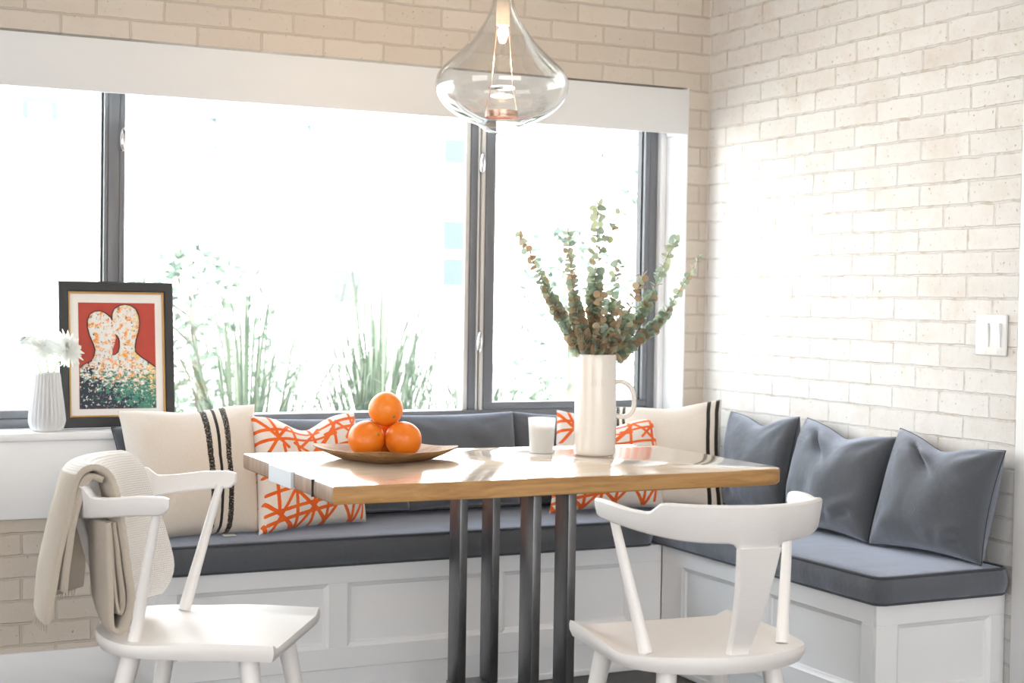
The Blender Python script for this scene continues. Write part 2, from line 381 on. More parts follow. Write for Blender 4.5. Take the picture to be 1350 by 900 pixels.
M['shrub'] = leafmat('pale_shrub_leaf', (.036, .062, .044), (.052, .080, .058), (.08, .10, .075), tr=.3)
M['bark'] = plain('bark', (.10, .09, .075), .9)
M['linelabel'] = plain('white_label', (.8, .8, .78), .7)

# ------------------------------------------------------------------ room shell
b = B(); box(b, (-6.6, -9, -.1), (.2, .28, 0)); obj('floor', b, M['floor'], smooth=False, kind='structure')
b = B(); box(b, (-6.6, -9, 2.75), (.2, .28, 2.9)); obj('ceiling', b, M['ceil'], smooth=False, kind='structure')
OX0, OX1, OZ0, OZ1 = -3.7, -.083, .752, 1.966
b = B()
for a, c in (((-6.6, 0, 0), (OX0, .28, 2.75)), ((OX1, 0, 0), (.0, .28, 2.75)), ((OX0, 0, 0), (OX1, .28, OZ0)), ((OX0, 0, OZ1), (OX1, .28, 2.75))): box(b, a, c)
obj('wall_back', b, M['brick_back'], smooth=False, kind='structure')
b = B(); box(b, (0, -9, 0), (.2, .28, 2.75)); obj('wall_right', b, M['brick_right'], smooth=False, kind='structure')
b = B(); box(b, (-6.6, -9, 0), (-6.45, 0, 2.75)); obj('wall_left', b, M['ceil'], smooth=False, kind='structure')
b = B(); box(b, (-6.45, -9, 0), (0, -8.85, 2.75)); obj('wall_front', b, M['ceil'], smooth=False, kind='structure')
# door casing at the end of the brick
b = B(); box(b, (-.022, -1.70, 0), (0, -1.573, 2.3), .003); box(b, (-.030, -1.70, 0), (-.02, -1.66, 2.3), .002); obj('trim_1', b, M['white'], kind='structure')
# sill board, apron, jamb lining
b = B(); box(b, (OX0, -.026, .754), (OX1 + .001, .17, .778), .004); obj('trim_2', b, M['trimwhite'], kind='structure')
b = B(); box(b, (-4.2, -.014, .522), (-.09, 0, .754), .003); obj('trim_3', b, M['trimwhite'], kind='structure')
b = B(); box(b, (OX1 - .006, .0, .778), (OX1, .17, OZ1), .001); box(b, (-.112, .135, .778), (OX1 - .006, .17, OZ1), .002); obj('trim_4', b, M['white'], kind='structure')
b = B(); box(b, (-6.4, -.018, 0), (-2.10, 0, .125), .004); obj('baseboard_back', b, M['trimwhite'], kind='structure')
b = B(); bmesh.ops.create_uvsphere(b, u_segments=16, v_segments=10, radius=.009); bmesh.ops.transform(b, verts=b.verts, matrix=Matrix.Translation((-2.122, -.024, .117)))
tag(obj('rubber_stop', b, M['gdot']), 'small bright green round stop on white baseboard behind the left chair', 'stop')

# window
w = thing('window_1', None, None, (-1.8, .16, .778), kind='structure')
FY0, FY1 = .16, .235
b = B(); box(b, (OX0, FY0, .778), (-.112, FY1, .806), .002); box(b, (OX0, FY0, 1.93), (-.112, FY1, 1.966), .002)
box(b, (-.145, FY0, .806), (-.112, FY1, 1.93), .002); box(b, (OX0, FY0, .806), (OX0 + .04, FY1, 1.93), .002)
obj('window_frame', b, M['frame'], w)
b = B(); box(b, (-2.115, FY0, .806), (-2.080, FY1, 1.93), .002); box(b, (-2.0785, FY0 + .006, .806), (-2.061, FY1, 1.93), .002); obj('mullion', b, M['frame'], w)
b = B(); box(b, (-.862, FY0 + .012, .806), (-.826, FY1, 1.93), .002); obj('mullion', b, M['frame'], w)
b = B(); box(b, (-.8375, FY0 + .006, .806), (-.832, FY0 + .02, 1.93), .001); box(b, (-.825, FY0 + .002, .806), (-.812, FY1, 1.93), .002); obj('channel', b, M['frame_light'], w)
def sash(x0, x1, wl, wr):
    b = B(); y0, y1 = FY0 - .004, FY0 + .05
    box(b, (x0, y0, .808), (x1, y1, .833), .003); box(b, (x0, y0, 1.90), (x1, y1, 1.928), .003)
    if wl: box(b, (x0, y0, .833), (x0 + wl, y1, 1.90), .003)
    if wr: box(b, (x1 - wr, y0, .833), (x1, y1, 1.90), .003)
    s = obj('sash', b, M['frame'], w)
    b = B(); xx0 = x0 + wl; xx1 = x1 - wr
    box(b, (xx0, y0 + .018, .833), (xx0 + .006, y1 - .005, 1.9)); box(b, (xx1 - .006, y0 + .018, .833), (xx1, y1 - .005, 1.9)); obj('gasket', b, M['frame_dark'], s)
    b = B(); box(b, (xx0, FY0 + .035, .833), (xx1, FY0 + .041, 1.9)); obj('pane', b, M['pane'], s, smooth=False)
sash(-.811, -.147, .036, .020)
sash(OX0 + .04, -2.116, .03, .012)
b = B(); box(b, (-2.061, FY0 + .035, .806), (-.862, FY0 + .041, 1.93)); obj('pane', b, M['pane'], w, smooth=False)
b = B(); box(b, (-.880, FY0 + .02, .806), (-.863, FY0 + .034, 1.93), .002); obj('glazing_bead', b, M['frame_light'], w)
for x, z in ((-2.072, 1.675), (-.829, 1.668), (-.831, 1.046)):
    b = B()
    pts = [(x + .007 * math.cos(a), FY0 - .010 - .004 * math.sin(a), z + .034 * math.sin(a)) for a in [2 * PI * k / 20 for k in range(20)]]
    tube(b, pts, .0035, 8, closed=True); box(b, (x - .005, FY0 - .008, z - .022), (x + .005, FY0 + .01, z + .022), .003)
    obj('latch', b, M['chrome'], w)
# roller blind
rb = thing('roller_blind', 'wide white roller blind cassette across the top of the window', 'blind', (-1.9, .0, 1.798))
b = B(); box(b, (OX0 + .01, -.004, 1.80), (OX1 - .001, .012, 1.958), .002); obj('fascia', b, M['blind'], rb)
b = B(); tube(b, [(OX0 + .02, .07, 1.885), (OX1 - .03, .07, 1.885)], .045, 20); obj('fabric_roll', b, M['white'], rb)
b = B(); box(b, (OX1 - .02, .0125, 1.80), (OX1 - .003, .12, 1.955), .002); obj('bracket', b, M['white'], rb)
b = B(); box(b, (OX0 + .012, .0125, 1.80), (OX0 + .03, .12, 1.955), .002); obj('bracket', b, M['white'], rb)

# light switch on the right wall
sw = thing('light_switch', 'white double rocker light switch plate on the white brick wall', 'light switch', (0, -1.455, 1.117))
b = B(); box(b, (-.0075, -1.516, 1.059), (0, -1.396, 1.175), .004, 3); obj('plate', b, M['plateplastic'], sw)
for yc in (-1.434, -1.479):
    b = B(); x = -.0075
    y0, y1, z0, z1 = yc - .0165, yc + .0165, 1.084, 1.150
    v = [b.verts.new(p) for p in ((x, y0, z0), (x, y1, z0), (x, y1, z1), (x, y0, z1), (x - .003, y0, z0), (x - .003, y1, z0), (x - .0075, y1, z1), (x - .0075, y0, z1))]
    for f in ((0, 1, 2, 3), (4, 5, 6, 7), (0, 1, 5, 4), (2, 3, 7, 6), (1, 2, 6, 5), (0, 3, 7, 4)): b.faces.new([v[i] for i in f])
    obj('rocker', b, M['plateplastic'], sw, smooth=False)
    for z in (1.069, 1.165):
        b = B(); bmesh.ops.create_cone(b, cap_ends=True, segments=12, radius1=.003, radius2=.003, depth=.002); bmesh.ops.transform(b, verts=b.verts, matrix=Matrix.Translation((-.0082, yc, z)) @ Matrix.Rotation(PI / 2, 4, 'Y')); obj('screw', b, M['screw'], sw)

# ------------------------------------------------------------------ benches
def face_frame(bm, plane, d, u0, u1, panels, z0, z1, pz0, pz1, t=.014):
    """stiles and rails proud of a carcass face. plane 'y' (face at y=d, looks to -y) or 'x' (face at x=d, looks to -x)"""
    def bx(ua, ub, za, zb):
        if plane == 'y': box(bm, (ua, d, za), (ub, d + t, zb), .0015, 1)
        else: box(bm, (d, ua, za), (d + t, ub, zb), .0015, 1)
    bx(u0, u1, z0, pz0); bx(u0, u1, pz1, z1)
    e = [u0] + [x for p in panels for x in p] + [u1]
    for i in range(0, len(e), 2): bx(e[i], e[i + 1], pz0, pz1)
def panel(parent, plane, d, ua, ub, za, zb, t=.014):
    """recessed field with a small ogee moulding round it"""
    b = B()
    def P(u, z, k): return (u, d + k, z) if plane == 'y' else (d + k, u, z)
    loops = []
    for off, k in ((0, .002), (.004, .005), (.010, .007), (.013, .0125)):
        loops.append([b.verts.new(P(*p, k)) for p in ((ua + off, za + off), (ub - off, za + off), (ub - off, zb - off), (ua + off, zb - off))])
    for A, C in zip(loops, loops[1:]):
        for j in range(4): b.faces.new((A[j], A[(j + 1) % 4], C[(j + 1) % 4], C[j]))
    b.faces.new(loops[-1]); obj('panel', b, M['trimwhite'], parent, angle=20)
bl = thing('storage_bench', 'long white panelled bench base under the window', 'bench', (-1.27, -.23, 0))
b = B(); box(b, (-2.098, -.446, .10), (-.45, -.002, .405)); lp = [(-2.038, -1.591), (-1.531, -1.085), (-1.022, -.570)]
face_frame(b, 'y', -.46, -2.098, -.45, lp, .10, .405, .163, .352); obj('carcass', b, M['trimwhite'], bl, smooth=False)
for u in lp: panel(bl, 'y', -.46, u[0], u[1], .163, .352)
b = B(); box(b, (-2.09, -.448, 0), (-.45, -.05, .10)); box(b, (-2.09, -.458, 0), (-.45, -.447, .02), .004); obj('plinth', b, M['trimwhite'], bl, smooth=False)
br = thing('storage_bench', 'white panelled bench base along the right brick wall', 'bench', (-.22, -.77, 0))
b = B(); box(b, (-.435, -1.517, .10), (-.002, -.002, .405)); rp = [(-1.470, -1.045), (-.985, -.582)]
face_frame(b, 'x', -.449, -1.5165, -.4615, rp, .10, .405, .163, .350); face_frame(b, 'y', -1.531, -.449, -.002, [(-.377, -.052)], .10, .405, .163, .348)
obj('carcass', b, M['trimwhite'], br, smooth=False)
for u in rp: panel(br, 'x', -.449, u[0], u[1], .163, .350)
panel(br, 'y', -1.531, -.377, -.052, .163, .348)
b = B(); box(b, (-.437, -1.52, 0), (-.05, -.449, .10)); box(b, (-.447, -1.529, 0), (-.436, -.449, .02), .004); obj('plinth', b, M['trimwhite'], br, smooth=False)
def cushion(name, label, x0, x1, y0, y1, z0, z1, crown, seed):
    t = thing(name, label, 'cushion', ((x0 + x1) / 2, (y0 + y1) / 2, z0), group=None)
    nx = max(8, int((x1 - x0) / .03)); ny = max(8, int((y1 - y0) / .03)); cx, cy = (x0 + x1) / 2, (y0 + y1) / 2; hx, hy = (x1 - x0) / 2, (y1 - y0) / 2
    R = .03
    def corner(u, v):      # rounded plan outline
        x = u * hx; y = v * hy; dx = abs(x) - (hx - R); dy = abs(y) - (hy - R)
        if dx > 0 and dy > 0:
            m = max(dx, dy); L = math.hypot(dx, dy); x = math.copysign(hx - R + dx * m / L, x); y = math.copysign(hy - R + dy * m / L, y)
        return cx + x, cy + y
    b = B(); tops = {}
    def us(n): return [-math.cos(PI * i / n) * .25 + .75 * (-1 + 2 * i / n) if 0 < i < n else (-1 if i == 0 else 1) for i in range(n + 1)]
    U, V = us(nx), us(ny)
    def grid(top):
        g = []
        for i, u in enumerate(U):
            row = []
            for j, v in enumerate(V):
                x, y = corner(u, v); e = (1 - u ** 8) * (1 - v ** 8)
                wv = noise.noise(Vector((x * 6 + seed, y * 6, 0))) * .004 * e + noise.noise(Vector((x * 22 + seed, y * 14, 3))) * .0015 * e
                z = z1 - .006 + crown * (e ** .6) + wv if top else z0
                row.append(b.verts.new((x, y, z)))
            g.append(row)
        for i in range(nx):
            for j in range(ny): b.faces.new((g[i][j], g[i + 1][j], g[i + 1][j + 1], g[i][j + 1]))
        return g
    T = grid(True); Bo = grid(False)
    def rim(g): return [g[i][0] for i in range(nx)] + [g[nx][j] for j in range(ny)] + [g[i][ny] for i in range(nx, 0, -1)] + [g[0][j] for j in range(ny, 0, -1)]
    rt, rbm = rim(T), rim(Bo); prevl = rt
    for q in range(1, 6):
        if q < 5:
            f = q / 5; bulge = .008 * math.sin(PI * f)
            loop = []
            for a, c in zip(rt, rbm):
                p = a.co.lerp(c.co, f); d = Vector((p.x - cx, p.y - cy, 0)); 
                ox = math.copysign(1, d.x) if abs(d.x) > hx - .012 else 0; oy = math.copysign(1, d.y) if abs(d.y) > hy - .012 else 0
                s = noise.noise(Vector((p.x * 14 + seed, p.y * 14, p.z * 10))) * .003
                loop.append(b.verts.new(p + Vector((ox, oy, 0)) * (bulge + s)))
        else: loop = rbm
        n = len(loop)
        for k in range(n): b.faces.new((prevl[k], prevl[(k + 1) % n], loop[(k + 1) % n], loop[k]))
        prevl = loop
    rimtop = [v.co.copy() for v in rt]; rimbot = [v.co.copy() for v in rbm]
    obj('seat_pad', b, M['grey'], t, angle=70)
    for R_, dz in ((rimtop, .001), (rimbot, .004)):
        b = B(); tube(b, [p + Vector((0, 0, dz)) for p in R_], .0042, 8, closed=True); obj('piping', b, M['greyp'], t)
    return t
cushion('seat_cushion', 'long charcoal seat cushion with piping on the bench under the window', -2.085, -.492, -.478, -.02, .406, .492, .008, 1.3)
cushion('seat_cushion', 'charcoal seat cushion with piping on the right bench by the brick wall', -.462, -.012, -1.552, -.02, .406, .484, .012, 5.1)

# ------------------------------------------------------------------ pillows
def pillow(name, label, TL, TR, BR, BL, th, mat, chop=0.0, bow=.07, seed=0.0, piping=None, wr=1.0, group=None, sag=0.0, crease=None):
    TL, TR, BR, BL = map(Vector, (TL, TR, BR, BL)); n = 44
    t = thing(name, label, 'pillow', (BL + BR) / 2, group=group)
    nrm = (BR - BL).cross(TL - BL).normalized()           # towards the viewer
    size = ((BR - BL).length + (TL - BL).length) / 2
    def P(u, v, s):
        a, c = 2 * u - 1, 2 * v - 1
        u2 = u - .5 * bow * a ** 3 * (1 - c * c) * 1.0; v2 = v - .5 * bow * c ** 3 * (1 - a * a)
        cz = math.exp(-((u - .5 + .04 * math.sin(seed)) / .22) ** 2)
        v2 -= chop * cz * v ** 3
        v2 -= sag * (1 - a * a) * (1 - v) * 0
        p = (BL * (1 - u2) + BR * u2) * (1 - v2) + (TL * (1 - u2) + TR * u2) * v2
        prof = (max(0, 1 - a * a) ** .5) * (max(0, 1 - c * c) ** .5)
        prof = prof ** .85
        if chop: prof *= 1 - .45 * min(1, chop * 6) * cz * v ** 2
        ed = min(1, 4 * (1 - max(abs(a), abs(c))))
        # folds: gathers running from the corners and soft dents
        w = 0
        for (cu, cv, k) in ((0, 0, 9), (1, 0, 8), (0, 1, 8), (1, 1, 9)):
            du, dv = u - cu, v - cv; r = math.hypot(du, dv); ang = math.atan2(dv, du)
            w += math.sin(ang * k + seed * 3 + cu * 2 + cv) * math.exp(-((r - .22) / .14) ** 2) * .05
        w += noise.noise(Vector((u * 3 + seed, v * 3, s * 2.0 + seed))) * .13 + noise.noise(Vector((u * 7 + seed, v * 5, s * 3 + seed))) * .05
        if crease:
            for (qu, qv, qa, ql, qd) in crease:
                du, dv = u - qu, v - qv; x = du * math.cos(qa) + dv * math.sin(qa); y = -du * math.sin(qa) + dv * math.cos(qa)
                w -= qd * math.exp(-(x / ql) ** 2 - (y / .035) ** 2) - qd * .6 * math.exp(-(x / ql) ** 2 - ((y - .07) / .05) ** 2)
        return p + nrm * s * th * .5 * prof * (1 + w * wr * ed)
    b = B(); uvl = b.loops.layers.uv.new('UVMap'); front = {}; uvs = {}
    ts = [.5 - .5 * math.cos(PI * (i / n)) * .35 - .65 * (.5 - i / n) for i in range(n + 1)]
    ts[0] = 0; ts[-1] = 1
    def grid(s):
        g = []
        for i in range(n + 1):
            row = []
            for j in range(n + 1):
                e = i in (0, n) or j in (0, n)
                if e and s < 0: row.append(front[(i, j)]); continue
                v = b.verts.new(P(ts[i], ts[j], s)); uvs[v] = (ts[i], ts[j])
                if e: front[(i, j)] = v
                row.append(v)
            g.append(row)
        for i in range(n):
            for j in range(n): b.faces.new((g[i][j], g[i + 1][j], g[i + 1][j + 1], g[i][j + 1]))
        return g
    G = grid(1); grid(-1)
    for f in b.faces:
        for l in f.loops: l[uvl].uv = uvs[l.vert]
    rimp = [G[i][0].co.copy() for i in range(n)] + [G[n][j].co.copy() for j in range(n)] + [G[i][n].co.copy() for i in range(n, 0, -1)] + [G[0][j].co.copy() for j in range(n, 0, -1)]
    obj('cover', b, mat, t, angle=75)
    if piping:
        b = B(); tube(b, rimp, .0017, 6, closed=True); obj('seam', b, piping, t)
    return t
pillow('back_cushion', 'grey back cushion under the picture, mostly hidden behind the three-striped pillow', (-2.150, -.09, .795), (-1.76, -.07, .80), (-1.77, -.17, .505), (-2.115, -.165, .50), .09, M['grey'], seed=.4, bow=.06, piping=M['greyp'])
pillow('back_cushion', 'grey back cushion between the striped pillow and the fruit, behind the orange lattice pillow', (-1.700, -.07, .812), (-1.212, -.065, .806), (-1.215, -.17, .515), (-1.69, -.155, .51), .125, M['grey'], seed=1.4, bow=.035, piping=M['greyp'])
pillow('back_cushion', 'grey back cushion against the window directly right of the oranges', (-1.225, -.06, .812), (-.800, -.06, .818), (-.82, -.165, .515), (-1.225, -.155, .51), .13, M['grey'], seed=2.2, bow=.035, piping=M['greyp'])
pillow('back_cushion', 'grey back cushion behind the white candle and the cream pitcher', (-.815, -.06, .818), (-.40, -.07, .79), (-.41, -.165, .515), (-.81, -.155, .51), .12, M['grey'], seed=3.1, bow=.035, piping=M['greyp'])
wp = pillow('woven_pillow', 'cream woven pillow with three dark dotted stripes behind the left chair', (-2.148, -.170, .850), (-1.728, -.150, .862), (-1.766, -.345, .499), (-2.13, -.385, .497), .17, M['stripe_left'], seed=.9, bow=.05, chop=.03, wr=.8, crease=[(.12, .2, .5, .10, .22)])
b = B(); box(b, (-1.885, -.392, .4990), (-1.850, -.362, .5010), .0005, 1); obj('care_tag', b, M['white'], wp)
pillow('lattice_pillow', 'white and orange lattice print pillow by the left end of the table', (-1.757, -.205, .832), (-1.405, -.150, .833), (-1.402, -.265, .50), (-1.785, -.395, .497), .14, M['lattice_a'], seed=1.9, bow=.06, chop=.13, wr=.7)
pillow('lattice_pillow', 'white and orange lattice print pillow behind the cream pitcher', (-.690, -.165, .828), (-.284, -.165, .790), (-.345, -.30, .499), (-.775, -.285, .498), .14, M['lattice_b'], seed=2.9, bow=.06, chop=.11, wr=.7)
pillow('woven_pillow', 'cream woven pillow with black edge stripes in the corner by the pitcher handle', (-.412, -.075, .826), (-.075, -.235, .858), (-.175, -.405, .499), (-.48, -.17, .498), .14, M['stripe_right'], seed=3.7, bow=.05, chop=.035, wr=.8)
g3 = M['grey']
pillow('linen_pillow', 'charcoal linen pillow nearest the room corner, beside the cream striped pillow', (-.055, -.265, .818), (-.055, -.655, .828), (-.15, -.70, .505), (-.135, -.37, .50), .17, g3, chop=.09, seed=4.4, bow=.07, piping=M['greyp'])
pillow('linen_pillow', 'middle one of the three charcoal linen pillows along the brick wall', (-.05, -.690, .828), (-.05, -1.135, .803), (-.172, -1.150, .497), (-.175, -.755, .500), .20, g3, chop=.085, seed=5.3, bow=.075, piping=M['greyp'], wr=1.3, crease=[(.80, .16, .6, .14, .13), (.35, .80, -.9, .16, .35), (.62, .10, 1.1, .08, .10)])
pillow('linen_pillow', 'charcoal linen pillow at the open end of the right bench, nearest the light switch', (-.055, -1.145, .832), (-.056, -1.575, .806), (-.092, -1.532, .489), (-.175, -1.160, .497), .20, g3, chop=.085, seed=6.6, bow=.075, piping=M['greyp'], wr=1.3, crease=[(.84, .14, .6, .14, .14), (.36, .82, -.8, .16, .4), (.66, .08, 1.1, .08, .10)])

# ------------------------------------------------------------------ table
tb = thing('dining_table', 'thick oak slab dining table on four dark steel posts', 'table', (-1.29, -1.0, 0))
FL, FR, BR_, BL_ = (-1.910, -1.383), (-.640, -1.405), (-.672, -.69), (-1.893, -.600)
zt0, zt1 = .7175, .76
b = B()
front = [FL] + [(lerp(FL[0], FR[0], t), lerp(FL[1], FR[1], t) + .004 * math.sin(t * 17)) for t in (.15, .3, .45, .6, .75, .88)] + [(-.715, -1.402), (-.672, -1.392), (-.650, -1.368), (-.643, -1.33)]
right = [(-.648 - .006 * math.sin(k * 2.1), lerp(-1.25, -.75, k / 4)) for k in range(5)]
poly = front + right + [BR_, BL_]
n = len(poly)
rings = []
cxm = sum(p[0] for p in poly) / n; cym = sum(p[1] for p in poly) / n
def ins(d): 
    out = []
    for x, y in poly:
        v = Vector((cxm - x, cym - y)); v.normalize(); out.append((x + v.x * d, y + v.y * d))
    return out
for d, z in ((.006, zt0), (.001, zt0 + .004), (0, zt0 + .012), (0, zt1 - .006), (.0015, zt1 - .002), (.005, zt1)): rings.append([Vector((*p, z)) for p in ins(d)])
vr = ring_loft(b, rings, close_ends=True)
for f in b.faces:
    f.normal_update(); nn = f.normal; c = f.calc_center_median()
    if abs(nn.z) > .8: f.material_index = 1
    elif c.x < -1.895: f.material_index = 2
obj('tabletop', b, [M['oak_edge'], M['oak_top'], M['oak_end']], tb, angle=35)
b = B(); box(b, (-1.9105, -1.075, zt0 + .0005), (-1.85, -.890, zt1 + .0004), .0008, 1); obj('end_block', b, M['end_block'], tb, smooth=False)  # plain bluish-white block set into the left end of the top
b = B(); box(b, (-1.9112, -1.237, zt0 + .001), (-1.885, -1.233, zt1 + .0003)); obj('crack', b, M['blackart'], tb, smooth=False)
def post(x, y, w=.0235, d=.073):
    b = B(); box(b, (x, y - d, .125), (x + w, y, zt0), .0022, 2); obj('leg', b, M['steel'], tb)
for x in (-1.358, -1.259): post(x, -.80); post(x - .004, -1.25)
b = B(); box(b, (-1.358, -1.33, .0), (-1.2355, -.79, .125), .003); obj('base', b, M['steel'], tb)
b = B(); box(b, (-1.50, -1.34, zt0 - .008), (-1.10, -.78, zt0), .001); obj('mounting_plate', b, M['steel'], tb)

# ------------------------------------------------------------------ chairs
RB = .236; YC = -.05
def chair(label, loc, rotz, splat=True):
    t = thing('chair', label, 'chair', loc, rotz, group='white wooden dining chairs')
    # seat
    b = B(); nr, nc = 30, 24
    def hw(y):
        if y > -.08: return lerp(.224, .207, sstep(-.05, .21, y))
        return .224 * math.sqrt(max(0.0, 1 - ((-.08 - y) / .163) ** 2))
    ys = [.207 - .287 * i / 15 for i in range(16)] + [-.08 - .1625 * math.sin(PI / 2 * i / 14) for i in range(1, 15)]
    ys[-1] = -.2425
    def ztop(x, y, h):
        u = abs(x) / .215
        side = sstep(.80, .95, u) * sstep(-.20, .10, y)
        rear = sstep(-.13, -.235, y) if False else 0
        dish = -.013 * (1 - side) * sstep(-.235, -.06, y)
        return .452 + dish
    top = []; bot = []
    for y in ys:
        h = max(hw(y), .012); rt, rb2 = [], []
        for k in range(nc + 1):
            s = -1 + 2 * k / nc; s = math.copysign(abs(s) ** .85, s); x = s * h
            yy = y
            rt.append((x, yy, ztop(x, y, h))); rb2.append((x, yy, .415))
        top.append(rt); bot.append(rb2)
    m = len(ys)
    tv = [[b.verts.new(p) for p in r] for r in top]; bv = [[b.verts.new((p[0] * .975, p[1] * .975 + .002, p[2])) for p in r] for r in bot]
    for i in range(m - 1):
        for k in range(nc):
            b.faces.new((tv[i][k], tv[i][k + 1], tv[i + 1][k + 1], tv[i + 1][k])); b.faces.new((bv[i][k], bv[i + 1][k], bv[i + 1][k + 1], bv[i][k + 1]))
    def rim(g): return g[0][:] + [g[i][nc] for i in range(1, m)] + [g[m - 1][k] for k in range(nc - 1, -1, -1)] + [g[i][0] for i in range(m - 2, 0, -1)]
    A, C = rim(tv), rim(bv); prev = A
    for q, (f, o) in enumerate(((.25, .004), (.6, .005), (1, 0))):
        loop = C if f == 1 else [b.verts.new(a.co.lerp(c.co, f) + Vector((a.co.x, a.co.y, 0)).normalized() * o) for a, c in zip(A, C)]
        for k in range(len(A)): b.faces.new((prev[k], prev[(k + 1) % len(A)], loop[(k + 1) % len(A)], loop[k]))
        prev = loop
    obj('seat', b, M['chair'], t, local=True, angle=50)
    # crest rail, bent from one board
    b = B(); sect = []
    N = 72; a1 = math.radians(99)
    for i in range(N + 1):
        ph = -a1 + 2 * a1 * i / N; d = math.degrees(abs(ph))
        zt = .780 - .022 * sstep(48, 56, d) + .010 * sstep(60, 88, d)
        zb = .700 + .027 * sstep(25, 97, d)
        if d < 15: zb -= .018 * sstep(15, 10, d) if False else .018 * (1 - sstep(9, 15, d))
        rnd = sstep(94, 99, d); zm = (zt + zb) / 2 + .006
        zt = lerp(zt, zm + .010, rnd ** 2); zb = lerp(zb, zm - .013, rnd ** 2)
        th = .0095 * (1 - .35 * rnd)
        def pt(r, z):
            fl = (z - .70) * .16
            return Vector((math.sin(ph) * (r + fl), YC - math.cos(ph) * (r + fl) * 1.02, z))
        zi = .004
        sect.append([pt(RB - th, zb + zi), pt(RB - th + zi, zb), pt(RB + th - zi, zb), pt(RB + th, zb + zi), pt(RB + th, zt - zi), pt(RB + th - zi, zt), pt(RB - th + zi, zt), pt(RB - th, zt - zi)])
    ring_loft(b, sect); obj('crest_rail', b, M['chair'], t, local=True, angle=45)
    # splat tapering down to the seat
    b = B(); rr = []
    for i in range(9):
        f = i / 8; z = lerp(.442, .690, f); y = lerp(-.205, -.291, f) - .010 * math.sin(PI * f); w = lerp(.022, .049, f); th = .0105
        e = .003
        rr.append([Vector(p) for p in ((-w, y - th + e, z), (-w + e, y - th, z), (w - e, y - th, z), (w, y - th + e, z), (w, y + th - e, z), (w - e, y + th, z), (-w + e, y + th, z), (-w, y + th - e, z))])
    ring_loft(b, rr); obj('splat', b, M['chair'], t, local=True)
    for s in (-1, 1):
        b = B(); p0, p1 = Vector((s * .168, -.113, .442)), Vector((s * .220, -.045, .735)); pts = [p0.lerp(p1, k / 8) for k in range(9)]
        tube(b, pts, [lerp(.0148, .0095, k / 8) for k in range(9)], 16); obj('spindle', b, M['chair'], t, local=True)
    for sx, sy, x0, y0, x1, y1 in ((-1, 1, .145, .135, .205, .205), (1, 1, .145, .135, .205, .205), (-1, -1, .125, -.13, .185, -.215), (1, -1, .125, -.13, .185, -.215)):
        b = B(); p0, p1 = Vector((sx * x0, y0, .42)), Vector((sx * x1, y1, 0)); pts = [p0.lerp(p1, k / 8) for k in range(9)]
        tube(b, pts, [lerp(.0225, .0145, k / 8) for k in range(9)], 18); obj('leg', b, M['chair'], t, local=True)
    b = B(); box(b, (-.17, .06, .402), (.17, .10, .416), .003); box(b, (-.15, -.12, .402), (.15, -.08, .416), .003); obj('batten', b, M['chair'], t, local=True)
    return t
LC = (-2.173, -1.296, 0); LR = math.radians(-122.6)
chair('white wooden chair at the left end of the table with a throw over its back', LC, LR)
chair('white wooden chair in front of the table seen from behind, its splat in view', (-1.207, -1.808, 0), math.radians(-5))

